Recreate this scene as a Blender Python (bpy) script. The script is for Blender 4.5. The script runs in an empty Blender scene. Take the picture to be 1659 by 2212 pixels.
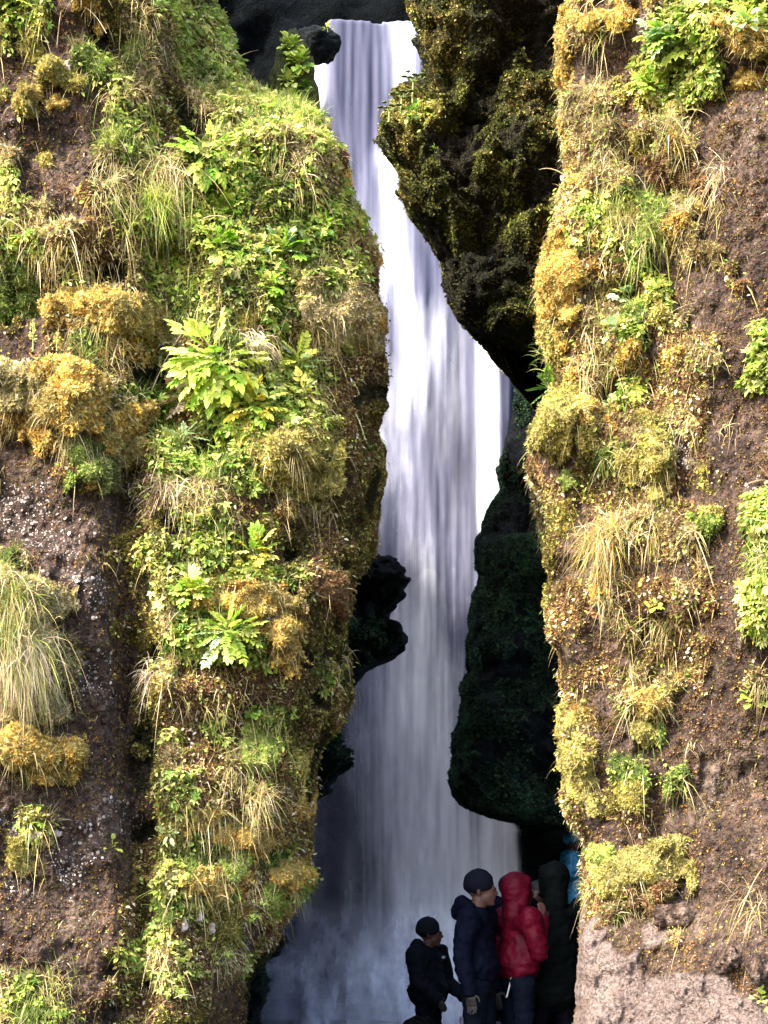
import bpy, bmesh, math, random
import numpy as np
from mathutils import Vector, Matrix, Euler
random.seed(7); rng = np.random.default_rng(11)
S = bpy.context.scene; COL = S.collection
R = math.radians

# ------------------------------------------------------------------ camera, sky, sun, exposure
FPX, HV, CU, CAMZ = 4128.0, 1946.0, 829.5, 1.6      # focal length in picture units (picture 1659 x 2212), horizon row
def P(u, v, y): return Vector(((u-CU)/FPX*y, y, CAMZ+(HV-v)/FPX*y))
cam = bpy.data.objects.new('camera', bpy.data.cameras.new('camera')); COL.objects.link(cam)
cam.location = (0, 0, CAMZ); cam.rotation_euler = (R(90), 0, 0)
cam.data.sensor_fit = 'HORIZONTAL'; cam.data.sensor_width = 36; cam.data.lens = 36*FPX/1659
# the picture's 1659 units span the width; shift is in units of the larger picture side
cam.data.shift_y = (HV-1106)/1659
cam.data.clip_end = 300; cam.data.clip_start = .1
S.camera = cam
SUNV = Vector((-.62, -.52, .74)).normalized()
W = bpy.data.worlds.new('World'); S.world = W; W.use_nodes = True
nt = W.node_tree; nt.nodes.clear()
sky = nt.nodes.new('ShaderNodeTexSky'); sky.sky_type = 'NISHITA'; sky.sun_disc = False
sky.sun_elevation = math.asin(SUNV.z); sky.sun_rotation = math.atan2(SUNV.x, SUNV.y)
sky.air_density = 1.0; sky.dust_density = 3.0; sky.ozone_density = 1.0
bg = nt.nodes.new('ShaderNodeBackground'); bg.inputs[1].default_value = .15
wo = nt.nodes.new('ShaderNodeOutputWorld')
nt.links.new(sky.outputs[0], bg.inputs[0]); nt.links.new(bg.outputs[0], wo.inputs[0])
sl = bpy.data.lights.new('sun', 'SUN'); sl.energy = 3.1; sl.angle = R(6); sl.color = (1, .93, .80)
so = bpy.data.objects.new('sun', sl); COL.objects.link(so)
so.rotation_euler = (-SUNV).to_track_quat('-Z', 'Y').to_euler(); so.location = (-8, -6, 14)
S.view_settings.view_transform = 'Standard'; S.view_settings.look = 'None'
S.view_settings.exposure = 2.52; S.view_settings.gamma = 1
S.cycles.max_bounces = 8; S.cycles.transparent_max_bounces = 24

# ------------------------------------------------------------------ noise (numpy)
def _hash(ix, iy, iz, seed):
    h = (ix*374761393 + iy*668265263 + iz*2147483647 + seed*1274126177) & 0xffffffff
    h = ((h ^ (h >> 13)) * 1274126177) & 0xffffffff
    h = ((h ^ (h >> 16)) * 2246822519) & 0xffffffff
    return ((h ^ (h >> 15)) & 0xffffff)/float(0xffffff)
def vnoise(p, seed=0):
    p = np.asarray(p, dtype=np.float64); i = np.floor(p).astype(np.int64); f = p-i; f = f*f*f*(f*(f*6-15)+10)
    x, y, z = i[..., 0], i[..., 1], i[..., 2]; fx, fy, fz = f[..., 0], f[..., 1], f[..., 2]
    def L(a, b, t): return a+(b-a)*t
    c = lambda dx, dy, dz: _hash(x+dx, y+dy, z+dz, seed)
    return L(L(L(c(0,0,0), c(1,0,0), fx), L(c(0,1,0), c(1,1,0), fx), fy), L(L(c(0,0,1), c(1,0,1), fx), L(c(0,1,1), c(1,1,1), fx), fy), fz)*2-1
def fbm(p, octaves=4, seed=0, gain=.5):
    p = np.asarray(p, dtype=np.float64); a = 1.0; s = 0; n = 0
    for k in range(octaves):
        s = s+a*vnoise(p*(2.03**k)+k*17.3, seed+k); n += a; a *= gain
    return s/n
def smooth(a, b, x):
    t = np.clip((x-a)/(b-a), 0, 1); return t*t*(3-2*t)

# ------------------------------------------------------------------ object helpers
def tag(o, label=None, cat=None, group=None, kind=None):
    if label: o['label'] = label
    if cat: o['category'] = cat
    if group: o['group'] = group
    if kind: o['kind'] = kind
    return o
def link(name, me, mat=None, parent=None, loc=None):
    o = bpy.data.objects.new(name, me); COL.objects.link(o)
    if mat and me is not None and not me.materials: me.materials.append(mat)
    if parent: o.parent = parent
    if loc is not None: o.location = loc
    return o
def empty(name, loc=(0, 0, 0), rz=0):
    o = bpy.data.objects.new(name, None); COL.objects.link(o); o.location = loc; o.rotation_euler = (0, 0, rz)
    o.empty_display_size = .2; return o
def npmesh(name, verts, faces, cols=None, smooth_=False, attrs=None):
    verts = np.ascontiguousarray(verts, dtype=np.float32).reshape(-1, 3); faces = np.ascontiguousarray(faces, dtype=np.int32)
    k = faces.shape[1]; me = bpy.data.meshes.new(name)
    me.vertices.add(len(verts)); me.vertices.foreach_set('co', verts.ravel())
    me.loops.add(faces.size); me.loops.foreach_set('vertex_index', faces.ravel())
    me.polygons.add(len(faces)); me.polygons.foreach_set('loop_start', np.arange(0, faces.size, k, dtype=np.int32))
    me.polygons.foreach_set('loop_total', np.full(len(faces), k, dtype=np.int32))
    if smooth_: me.polygons.foreach_set('use_smooth', np.ones(len(faces), dtype=bool))
    if cols is not None:
        c = np.ones((len(verts), 4), dtype=np.float32); c[:, :3] = cols
        a = me.color_attributes.new('Col', 'FLOAT_COLOR', 'POINT'); a.data.foreach_set('color', c.ravel())
    for n, d in (attrs or {}).items():
        a = me.attributes.new(n, 'FLOAT', 'POINT'); a.data.foreach_set('value', np.ascontiguousarray(d, dtype=np.float32).ravel())
    me.update(); me.validate(); return me

# ------------------------------------------------------------------ materials
class NT:
    def __init__(s, name):
        s.m = bpy.data.materials.new(name); s.m.use_nodes = True; s.t = s.m.node_tree; s.t.nodes.clear()
        s.out = s.n('ShaderNodeOutputMaterial')
    def n(s, kind, **kw):
        d = s.t.nodes.new(kind)
        for k, v in kw.items(): setattr(d, k, v)
        return d
    def l(s, a, b): s.t.links.new(a, b)
    def math(s, op, a, b=None, clamp=False):
        d = s.n('ShaderNodeMath', operation=op, use_clamp=clamp)
        for i, x in enumerate((a, b)):
            if x is None: continue
            if isinstance(x, (int, float)): d.inputs[i].default_value = x
            else: s.l(x, d.inputs[i])
        return d.outputs[0]
    def noise(s, scale, detail=4, rough=.55, vec=None, dim='3D'):
        d = s.n('ShaderNodeTexNoise', noise_dimensions=dim); d.inputs['Scale'].default_value = scale
        d.inputs['Detail'].default_value = detail; d.inputs['Roughness'].default_value = rough
        if vec is not None: s.l(vec, d.inputs['Vector'])
        return d.outputs[0]
    def ramp(s, fac, stops, interp='LINEAR'):
        d = s.n('ShaderNodeValToRGB'); d.color_ramp.interpolation = interp; e = d.color_ramp.elements
        while len(e) < len(stops): e.new(.5)
        for q, (p, c) in zip(e, stops):
            q.position = p; q.color = (c, c, c, 1) if isinstance(c, (int, float)) else (*c, 1)
        s.l(fac, d.inputs[0]); return d.outputs[0]
    def mix(s, fac, a, b, mode='MIX'):
        d = s.n('ShaderNodeMix', data_type='RGBA', blend_type=mode)
        for i, x in ((0, fac), (6, a), (7, b)):
            if isinstance(x, (int, float)): d.inputs[i].default_value = x if i == 0 else (x, x, x, 1)
            elif isinstance(x, tuple): d.inputs[i].default_value = (*x, 1)
            else: s.l(x, d.inputs[i])
        return d.outputs[2]
    def coord(s): return s.n('ShaderNodeTexCoord').outputs['Object']
    def principled(s, col, rough=.7, spec=.3, bump=None, dist=.02, strength=1, sheen=0):
        d = s.n('ShaderNodeBsdfPrincipled')
        if isinstance(col, tuple): d.inputs['Base Color'].default_value = (*col, 1)
        else: s.l(col, d.inputs['Base Color'])
        if isinstance(rough, (int, float)): d.inputs['Roughness'].default_value = rough
        else: s.l(rough, d.inputs['Roughness'])
        d.inputs['Specular IOR Level'].default_value = spec
        if sheen: d.inputs['Sheen Weight'].default_value = sheen
        if bump is not None:
            b = s.n('ShaderNodeBump'); b.inputs['Distance'].default_value = dist; b.inputs['Strength'].default_value = strength
            s.l(bump, b.inputs['Height']); s.l(b.outputs[0], d.inputs['Normal'])
        return d.outputs[0]
    def done(s, sh): s.l(sh, s.out.inputs[0]); return s.m

def m_cliff(name, rocks, wet=0., noisescale=1., spec=.22):
    t = NT(name); c = t.coord()
    at = t.n('ShaderNodeAttribute', attribute_name='Col'); bare = t.n('ShaderNodeAttribute', attribute_name='bare').outputs['Fac']
    lich = t.n('ShaderNodeAttribute', attribute_name='lichen').outputs['Fac']
    n1 = t.noise(1.6*noisescale, 7, .62, c); n2 = t.noise(9*noisescale, 6, .65, c); n3 = t.noise(42*noisescale, 4, .6, c)
    rock = t.ramp(t.math('ADD', t.math('MULTIPLY', n1, .45), t.math('MULTIPLY', n2, .55)), [(.33, rocks[0]), (.46, rocks[1]), (.55, rocks[2]), (.66, rocks[3])])
    pit = t.ramp(n3, [(.34, .35), (.5, 1.)])
    rock = t.mix(1, rock, pit, 'MULTIPLY'); rock = t.mix(1, rock, t.ramp(t.noise(19*noisescale, 5, .7, c), [(.38, .45), (.5, 1.), (.64, 1.5)]), 'MULTIPLY')
    mossn = t.ramp(n3, [(.3, .35), (.62, 1.35)])
    cov = t.mix(1, at.outputs['Color'], mossn, 'MULTIPLY')
    f = t.math('ADD', bare, t.math('MULTIPLY', t.math('SUBTRACT', n2, .5), 1.6))
    f = t.ramp(f, [(.35, 0.), (.6, 1.)])
    col = t.mix(f, cov, rock)
    v = t.noise(26, 3, .7, c)
    lf = t.math('MULTIPLY', t.ramp(v, [(.60, 0.), (.66, 1.)]), lich)
    col = t.mix(lf, col, (.50, .46, .42))
    h = t.math('ADD', t.math('MULTIPLY', n2, 1.4), t.math('MULTIPLY', n3, .55))
    sh = t.principled(col, .85-.35*wet, spec, h, .09, 1.)
    return t.done(sh)

def m_plant(name, trans=.3, rough=.6, jit=.35):
    t = NT(name); c = t.coord(); at = t.n('ShaderNodeAttribute', attribute_name='Col').outputs['Color']
    n = t.ramp(t.noise(14, 3, .6, c), [(.3, 1-jit), (.7, 1+jit)])
    col = t.mix(1, at, n, 'MULTIPLY')
    a = t.principled(col, rough, .25)
    b = t.n('ShaderNodeBsdfTranslucent'); t.l(col, b.inputs[0])
    m = t.n('ShaderNodeMixShader'); m.inputs[0].default_value = trans; t.l(a, m.inputs[1]); t.l(b.outputs[0], m.inputs[2])
    return t.done(m.outputs[0])

def m_leaf(name, c1, c2, c3):
    t = NT(name); c = t.coord()
    oi = t.n('ShaderNodeObjectInfo').outputs['Random']
    k = t.math('ADD', t.math('MULTIPLY', t.noise(9, 4, .6, c), .8), t.math('MULTIPLY', oi, .45))
    col = t.ramp(k, [(.3, c1), (.55, c2), (.85, c3)])
    a = t.principled(col, .45, .35, t.noise(60, 2, .5, c), .004, .6)
    b = t.n('ShaderNodeBsdfTranslucent'); t.l(col, b.inputs[0])
    m = t.n('ShaderNodeMixShader'); m.inputs[0].default_value = .3; t.l(a, m.inputs[1]); t.l(b.outputs[0], m.inputs[2])
    return t.done(m.outputs[0])

def m_cloth(name, col, rough=.75, var=.25, spec=.06):
    t = NT(name); c = t.coord()
    n = t.noise(7, 5, .6, c); w = t.noise(220, 2, .5, c)
    cc = t.mix(t.ramp(n, [(.3, 0.), (.7, 1.)]), tuple(x*(1-var) for x in col), tuple(min(1, x*(1+var)) for x in col))
    return t.done(t.principled(cc, rough, spec, t.math('ADD', t.math('MULTIPLY', t.noise(16, 3, .5, c), 1.), t.math('MULTIPLY', w, .06)), .02, .6))
def m_plain(name, col, rough=.6, spec=.3, scale=30, var=.2, bd=.003):
    t = NT(name); c = t.coord(); n = t.noise(scale, 4, .6, c)
    cc = t.mix(n, tuple(x*(1-var) for x in col), tuple(min(1, x*(1+var)) for x in col))
    return t.done(t.principled(cc, rough, spec, n, bd, .6))

M_ROCK = m_cliff('brown_tuff', ((.016,.010,.008), (.058,.034,.025), (.108,.070,.052), (.19,.14,.115)))
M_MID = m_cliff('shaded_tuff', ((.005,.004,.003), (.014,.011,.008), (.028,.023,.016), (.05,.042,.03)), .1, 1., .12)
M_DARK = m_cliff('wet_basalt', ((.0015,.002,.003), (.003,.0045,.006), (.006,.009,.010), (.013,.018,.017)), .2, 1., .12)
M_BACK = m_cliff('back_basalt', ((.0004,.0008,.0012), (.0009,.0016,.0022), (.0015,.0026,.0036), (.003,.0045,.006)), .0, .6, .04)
M_MOSS = m_plant('moss_green_plants', .2, .8)
M_GRASS = m_plant('grass_blades', .35, .6, .2)
M_LEAFS = m_plant('small_leaves', .35, .5, .25)

# ------------------------------------------------------------------ species map of the two sunlit faces (what grows where; k: dark rock and painted rock shadow)
MAPL = """lgromstty......
rtrkmssttyy....
rrrgtssttty....
rryrssmstttt...
ryrrttmkttggtt.
wrrrgtmktttstt.
srrrsssllltsto.
srrrksslllltsss
ssrbskltlttlltt
bssbbtllltlltsy
lbsbkstttlltsto
mrbssstgttltltm
mrooortgtylssso
rrbgooobgstbssb
rrrbbklllllltbb
yysssgllllllsbk
ooosbsgblllltbm
rooobbtgkltsybm
rrbmobtlgloysbm
wwrrrbbssbboomm
wwwwrmmttsymmmm
rwwrmmttllbmmmm
grwwrmttylttbmm
ssrwrmtlyoombbm
lsrrmmsllloommm
sssrrmgllllommm
bbswrmsbbbbbsmm
bbbrrmbbbbbmmmm
rrrrrmtbtbgmmmm
ooorrmsbbsgmmmm
rrrrrmttbsbymmm
rrrwwrytsbsommm
wswwwkyttsobmmm
yrwwrmtgtogbomm
wrwrrmttsobgokk
rrrrrmgsyobbkkk
rrrrrmtbywbkkkk
rrrrmtstbskkkkk
sgrrbmtbrrkkkkk
sgsrmbmmrrrkkkk""".split('\n')
MAPR = """......oosbslssl
......oooobllsl
......oosslllso
......oosylllbs
......oosryysbr
......ooobssrrr
......obsbyorrr
......oossbbsrr
......sslggsorr
......sstsgobrr
......oobgrrrbr
......obmblrrrr
......bbsgysrrr
......bbslbbbrl
......mooobosrl
......yyolbbbrr
......yoobysbrb
......sybsywbbr
......bmgbsbyrr
......bmbbbbrrw
......mrsssbyrl
......mrssbsrrl
......mrbrrrbrg
......mbobbsbrl
......mbrsrbrrl
......yrrrbbbrb
......ybbbsobrs
......mbroyybrr
......mobbgbrrs
......mbrrrrrrs
......orrgrgrrr
......obmybsrrr
......obrbrrrrr
......rbbbyybrb
......bbsyyybrr
......bpbsobrrs
......rpprpbrby
......rppprrrby
......rpppppppb
......rpppppppp""".split('\n')
ZI = {c: i for i, c in enumerate('lgtsoymbrwkpdqe')}
GL = np.array([[ZI.get(ch, -1) for ch in r] for r in MAPL]); GR = np.array([[ZI.get(ch, -1) for ch in r] for r in MAPR])
for G, rev in ((GL, 1), (GR, -1)):                      # cells off the face take the nearest species inwards
    for r in range(40):
        row = G[r] if rev == 1 else G[r][::-1]; last = row[0]
        for k in range(15):
            if row[k] < 0: row[k] = last
            else: last = row[k]
        if rev == -1:
            idx = np.where(G[r] >= 0)[0]
            G[r][:idx[0]] = G[r][idx[0]] if len(idx) else 0
            if G[r][0] < 0: G[r][:] = G[r][idx[0]]
CELL = 55.3
def zone_lookup(G, c0, pos, u, v):
    w1 = fbm(pos*3.1, 4, 50)*1.0; w2 = fbm(pos*3.1+9, 4, 60)*1.0
    c = np.floor(u/CELL-c0+w1).astype(int)
    c = np.clip(np.abs(c), 0, 14) if c0 == 0 else np.clip(np.where(c > 14, 28-c, c), 0, 14)   # beyond the picture the growth goes on alike
    r = np.clip(np.floor(v/CELL+w2), 0, 39).astype(int)
    z = G[r, c]; k = fbm(pos*2.6+4, 4, 70)
    if c0:      # the right face is mostly bare rock away from its rim
        away = smooth(1300, 1420, u); veg = (z == ZI['o']) | (z == ZI['s']) | (z == ZI['b']) | (z == ZI['y']) | (z == ZI['m'])
        z = np.where(veg & (k < -.30+.36*away), ZI['r'], z); k2 = fbm(pos*4.4+8, 3, 71)
        z = np.where((z == ZI['o']) & (k2 > -.02), ZI['s'], z)
    else:
        k2 = fbm(pos*4.4+8, 3, 71); z = np.where((z == ZI['o']) & (k2 > .12), ZI['s'], z); z = np.where((z == ZI['m']) & (k2 > .16), ZI['b'], z); z = np.where((z == ZI['m']) & (k2 < -.26), ZI['k'], z); z = np.where((z == ZI['s']) & (k2 < -.22), ZI['t'], z)
    return z
#            underlay colour     bare  lichen swell
ZP = {'l': ((.050,.080,.015), .0, 0, .11), 'g': ((.060,.085,.018), .0, 0, .10), 't': ((.065,.060,.018), .05, 0, .09),
      's': ((.110,.080,.032), .05, 0, .10), 'o': ((.170,.080,.018), .0, 0, .14), 'y': ((.110,.095,.016), .0, 0, .12),
      'm': ((.032,.030,.009), .12, 0, .08), 'b': ((.070,.036,.018), .25, 0, .05), 'r': ((.060,.040,.022), .85, .12, 0),
      'w': ((.060,.045,.030), .9, .8, 0), 'k': ((.018,.016,.008), .5, 0, -.08), 'p': ((.165,.122,.108), .2, .1, .05),  # k: very dark rock, and rock shadow put into the colour
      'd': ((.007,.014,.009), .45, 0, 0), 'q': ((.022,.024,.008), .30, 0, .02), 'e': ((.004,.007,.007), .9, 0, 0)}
ZC = np.array([ZP[c][0] for c in 'lgtsoymbrwkpdqe']); ZB = np.array([ZP[c][1] for c in 'lgtsoymbrwkpdqe'])
ZL = np.array([ZP[c][2] for c in 'lgtsoymbrwkpdqe']); ZS = np.array([ZP[c][3] for c in 'lgtsoymbrwkpdqe'])

# ------------------------------------------------------------------ rock faces
FACES = {}
def swell(u, v, lst):
    s = np.zeros_like(u)
    for (a, b, ra, rb, h) in lst:
        dv = v-b; g = np.where(dv < 0, np.exp(-(dv/(rb))**2), np.exp(-(dv/(rb*.38))**2))
        s = s+h*np.exp(-((u-a)/ra)**2)*g
    return s
def blur(a, k):
    for ax in (0, 1):
        c = np.cumsum(np.pad(a, [(k+1, k) if i == ax else (0, 0) for i in (0, 1)], mode='edge'), axis=ax)
        a = (np.take(c, range(2*k+1, c.shape[ax]), axis=ax)-np.take(c, range(0, c.shape[ax]-2*k-1), axis=ax))/(2*k+1)
    return a
def rock_face(name, mat, edge, side, u_far, u_near, depth, swells=(), zones=None, step=4., vr=(-900, 2480), w=95, Rr=.9, back=9, amp=(.30, .11, .055), drift=.12, rough_edge=9, facet=0.):
    """A face that runs from u_far (beyond the picture) to the silhouette edge(v), turns round it and runs back into the gorge."""
    ev, eu = np.array(edge, float).T
    rows = np.concatenate([np.arange(vr[0], -40, 60), np.arange(-40, 2262, step), np.arange(2262, vr[1]+1, 50)])
    rows = rows[(rows >= vr[0]) & (rows <= vr[1])]
    n1 = 70; n2 = int(abs(np.interp(1100, ev, eu)-u_near)/step*1.05)+4; n3 = 26; n4 = 22
    E = np.interp(rows, ev, eu)
    z0 = np.zeros_like(rows)
    E = E+fbm(np.stack([rows/38., z0, z0+side], -1), 4, 5, .6)*rough_edge
    V = rows[:, None]
    Ee = E-side*w                                     # where the turn starts
    a = (np.linspace(0, 1, n1, endpoint=False)[None]**.6)*(u_near-u_far)+u_far+0*V
    b = u_near+(Ee[:, None]-u_near)*np.linspace(0, 1, n2, endpoint=False)[None]
    ph = np.linspace(0, 1, n3)*math.pi/2
    c = Ee[:, None]+side*w*np.sin(ph)[None]
    U = np.concatenate([a, b, c], 1); V2 = V+0*U
    PH = np.concatenate([np.zeros(n1+n2), ph])[None]+0*U
    pm = np.stack([U/FPX*14, np.zeros_like(U), -V2/FPX*14], -1)
    D = depth(U, V2)+Rr*(1-np.cos(PH))
    X = (U-CU)/FPX*D; Z = CAMZ+(HV-V2)/FPX*D; Y = D
    # the run back into the gorge
    q = (np.linspace(0, 1, n4+1)[1:]**1.5)[None]*back
    Xb = X[:, -1:]-side*(q*drift+.0)+0*V; Yb = Y[:, -1:]+q; Zb = Z[:, -1:]+0*q
    X = np.concatenate([X, Xb], 1); Y = np.concatenate([Y, Yb], 1); Z = np.concatenate([Z, Zb], 1)
    U = np.concatenate([U, np.repeat(U[:, -1:], n4, 1)], 1); V2 = V+0*U; PH = np.concatenate([PH, np.full((len(rows), n4), math.pi/2)], 1)
    pos = np.stack([X, Y, Z], -1)
    zn = zones(pos, U, V2)
    sw = blur(ZS[zn].astype(float), 3)
    hum = np.abs(fbm(pos*np.array([2.2, 2.2, 2.6]), 3, 7))          # cushion-like lobes
    relief = amp[0]*fbm(pos*.75, 3, 3)+amp[1]*fbm(pos*3., 4, 4)+amp[2]*fbm(pos*11., 4, 6, .6)
    relief = relief+sw*(1.1-hum*1.6)*(1.3-.6*fbm(pos*1.1, 2, 12))+swell(U, V2, swells)*(.85+.3*fbm(pos*4, 3, 8))
    if facet:
        fk = facet*(1-.75*smooth(700, 800, V2)*(side < 0)); relief = relief*(1-.35*smooth(700, 800, V2)*(side < 0))+fk*np.round(3*fbm(pos*np.array([1.3, 1.3, 1.7]), 2, 15))/3+fk*.45*np.round(3*fbm(pos*4.1+5, 2, 16))/3
    fade = np.where(PH > 0, np.cos(PH)*.65+.35*(PH < 1.57), 1)
    relief = relief*np.clip(fade+.15, 0, 1)
    dx = side*np.sin(PH); dy = -np.cos(PH)
    X = X+dx*relief*.55; Y = Y+dy*relief; Z = Z+.10*relief
    pos = np.stack([X, Y, Z], -1); nr, nc = X.shape
    idx = np.arange(nr*nc).reshape(nr, nc)
    f = np.stack([idx[:-1, :-1], idx[1:, :-1], idx[1:, 1:], idx[:-1, 1:]], -1).reshape(-1, 4)
    if side < 0: f = f[:, ::-1]
    fin = np.stack([U, V2], -1)
    tone = (1+.35*fbm(pos*5, 3, 9))[..., None]
    col = ZC[zn]*tone
    for i in range(3): col[..., i] = blur(col[..., i], 2)
    me = npmesh(name, pos, f, col.reshape(-1, 3), True, {'bare': blur(ZB[zn].astype(float), 4), 'lichen': blur(ZL[zn].astype(float), 4)})
    o = link(name, me, mat); tag(o, kind='structure')
    # quad data for planting
    A, B, C_, D_ = pos[:-1, :-1], pos[1:, :-1], pos[1:, 1:], pos[:-1, 1:]
    nrm = np.cross(C_-A, (B-D_)*1.0); nrm = np.where((nrm[..., 1:2] > 0) & (PH[:-1, :-1, None] < 1.2), -nrm, nrm)
    ln = np.linalg.norm(nrm, axis=-1, keepdims=True)+1e-9
    nrm = nrm/ln
    flip = (nrm[..., 0]*side < 0) & (PH[:-1, :-1] >= 1.2); nrm = np.where(flip[..., None], -nrm, nrm)
    uc, vc = U[:-1, :-1], V2[:-1, :-1]
    ok = (uc > -330) & (uc < 1990) & (vc > -60) & (vc < 2250) & (np.arange(nc-1)[None] < n1+n2+n3+17)
    FACES[name] = dict(A=A, B=B, D=D_, n=nrm, area=ln[..., 0]/2, ok=ok, z=zn[:-1, :-1], u=uc, v=vc, pos=pos, U=U, V=V2, PH=PH)
    return o

L_EDGE = [(-900, 300), (-100, 420), (0, 437), (40, 448), (80, 475), (120, 486), (160, 500), (190, 512), (215, 560), (232, 600), (246, 650), (262, 676), (310, 690), (336, 730), (400, 745), (440, 755), (500, 785), (560, 798), (620, 803), (700, 818), (760, 825), (820, 832), (875, 830), (900, 815), (940, 815), (975, 833), (1030, 829), (1080, 822), (1190, 816), (1230, 788), (1260, 762), (1300, 752), (1460, 748), (1500, 742), (1550, 735), (1585, 712), (1615, 690), (1650, 674), (1700, 663), (1740, 658), (1800, 663), (1900, 661), (1930, 655), (1960, 640), (2000, 615), (2050, 592), (2090, 565), (2120, 545), (2212, 528), (2480, 500)]
R_EDGE = [(-900, 1200), (-100, 1232), (0, 1228), (50, 1222), (100, 1216), (200, 1222), (280, 1235), (330, 1248), (400, 1240), (450, 1232), (500, 1222), (540, 1215), (570, 1200), (600, 1184), (640, 1178), (700, 1182), (760, 1180), (790, 1194), (830, 1200), (880, 1180), (920, 1172), (960, 1155), (1000, 1142), (1030, 1150), (1060, 1170), (1090, 1185), (1200, 1198), (1300, 1202), (1370, 1205), (1440, 1225), (1500, 1238), (1580, 1232), (1620, 1243), (1680, 1230), (1720, 1232), (1770, 1242), (1795, 1264), (1870, 1270), (1930, 1266), (2000, 1256), (2100, 1248), (2212, 1236), (2480, 1226)]
M_EDGE = [(-900, 860), (-60, 868), (0, 878), (40, 886), (58, 897), (80, 905), (110, 915), (150, 925), (175, 920), (200, 895), (230, 860), (255, 835), (272, 823), (300, 822), (330, 830), (350, 855), (380, 862), (420, 868), (460, 885), (500, 915), (550, 935), (600, 955), (650, 975), (680, 985), (705, 1000), (720, 1030), (735, 1062), (750, 1085), (763, 1100), (775, 1112), (850, 1110), (900, 1107), (950, 1094), (1000, 1085), (1060, 1080), (1100, 1068), (1130, 1050), (1160, 1038), (1250, 1035), (1300, 1020), (1400, 1010), (1450, 1005), (1500, 990), (1560, 985), (1600, 978), (1660, 970), (1690, 968), (1715, 980), (1740, 1005), (1757, 1040), (1768, 1080), (1777, 1150), (1784, 1250), (1790, 1420)]
D_EDGE = [(-900, 380), (0, 410), (240, 430), (290, 640), (1000, 740), (1150, 790), (1195, 822), (1215, 845), (1240, 864), (1270, 873), (1298, 868), (1316, 846), (1330, 832), (1346, 846), (1370, 862), (1395, 865), (1412, 850), (1432, 820), (1450, 775), (1464, 745), (1560, 700), (1595, 716), (1622, 727), (1660, 725), (1684, 700), (1720, 690), (1742, 664), (1800, 640), (2000, 590), (2060, 580), (2110, 566), (2212, 557), (2480, 550)]

def depL(u, v):
    d = 12.6+.9*smooth(200, 830, u)+(v-1100)*-.00035
    d = d+.32*np.exp(-((u-(285+.02*(v-1300)))/42)**2)*smooth(820, 1050, v)*(1-.5*smooth(1900, 2200, v))   # the dark gully
    d = d+.35*np.exp(-((u-350)/60)**2)*smooth(500, 560, v)*(1-smooth(900, 1000, v))
    d = d+.9*(1-smooth(90, 240, v))*smooth(330, 500, u)                       # the face leans back at its top
    d = d-.35*smooth(380, 560, u)*smooth(230, 330, v)*(1-smooth(1250, 1700, v))
    d = d+.5*smooth(1850, 2150, v)*smooth(350, 600, u)
    return d
SW_L = [(60, 850, 110, 80, .22), (200, 900, 120, 90, .24), (255, 690, 120, 80, .18), (40, 1400, 90, 190, .42), (65, 1650, 90, 60, .18), (560, 1310, 110, 60, .20), (600, 1400, 70, 60, .18), (720, 690, 110, 110, .25),
        (740, 780, 80, 60, .15), (430, 1500, 130, 60, .15), (540, 1820, 80, 40, .17), (460, 1910, 70, 50, .14), (620, 1905, 50, 40, .17), (500, 1740, 120, 60, .15), (240, 430, 60, 90, .22),
        (120, 540, 160, 60, .20), (640, 990, 110, 90, .18), (690, 1290, 60, 60, .20), (520, 640, 150, 90, .12), (620, 330, 90, 60, .15), (210, 40, 60, 50, .25), (430, 1120, 120, 60, .14), (730, 1060, 70, 90, .12)]
SW_R = [(1370, 90, 130, 90, .28), (1580, 110, 120, 60, .25), (1400, 330, 120, 60, .18), (1330, 560, 110, 110, .20), (1360, 760, 130, 130, .25), (1220, 700, 45, 120, .2), (1350, 1000, 130, 90, .22),
        (1220, 950, 60, 90, .22), (1290, 1210, 70, 50, .22), (1420, 1340, 60, 40, .15), (1400, 1530, 90, 60, .16), (1390, 1900, 110, 90, .22), (1640, 1300, 60, 200, .25), (1460, 380, 90, 40, .14), (1470, 1180, 40, 30, .14), (1262, 1650, 30, 60, .16)]
def depR(u, v):
    d = 13.1-.9*smooth(1250, 1700, u)
    d = d-.35*smooth(1930, 2080, v)
    return d
def depM(u, v):
    top = 18.3+.5*(u-1230)*-.0016; low = 24.0-.0014*(u-1000)
    t = smooth(700, 800, v+.12*(u-1100)*0)
    d = top+(low-top)*t
    d = d+.9*(smooth(280, 640, v)*(1-t))*.5-.6*np.exp(-((v-1000)/60)**2)*smooth(1080, 1150, u)*(1-smooth(1180, 1260, u))
    return d
SW_M = [(a, b, c, d, e*.5) for a, b, c, d, e in [(1010, 60, 90, 60, .35), (1110, 130, 110, 60, .4), (950, 290, 120, 60, .45), (1060, 200, 90, 50, .3), (1100, 380, 110, 70, .35), (980, 420, 90, 50, .3), (1150, 520, 80, 60, .3), (1120, 700, 80, 40, .4),
        (1120, 1010, 60, 60, .5), (1110, 1250, 110, 70, .5), (1090, 1420, 100, 60, .5), (1120, 1560, 120, 60, .5)]]
def depD(u, v): return 19.2+.004*(800-u)*.5+0*v
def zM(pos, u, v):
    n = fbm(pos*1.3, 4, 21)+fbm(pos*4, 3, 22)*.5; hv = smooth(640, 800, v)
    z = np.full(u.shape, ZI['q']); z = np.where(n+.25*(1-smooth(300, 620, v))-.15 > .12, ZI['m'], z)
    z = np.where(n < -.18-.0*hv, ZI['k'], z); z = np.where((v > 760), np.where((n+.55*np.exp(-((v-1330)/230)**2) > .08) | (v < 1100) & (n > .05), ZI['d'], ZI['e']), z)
    return np.where((v > 200) & (v < 270) & (u < 960), ZI['y'], z)
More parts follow.
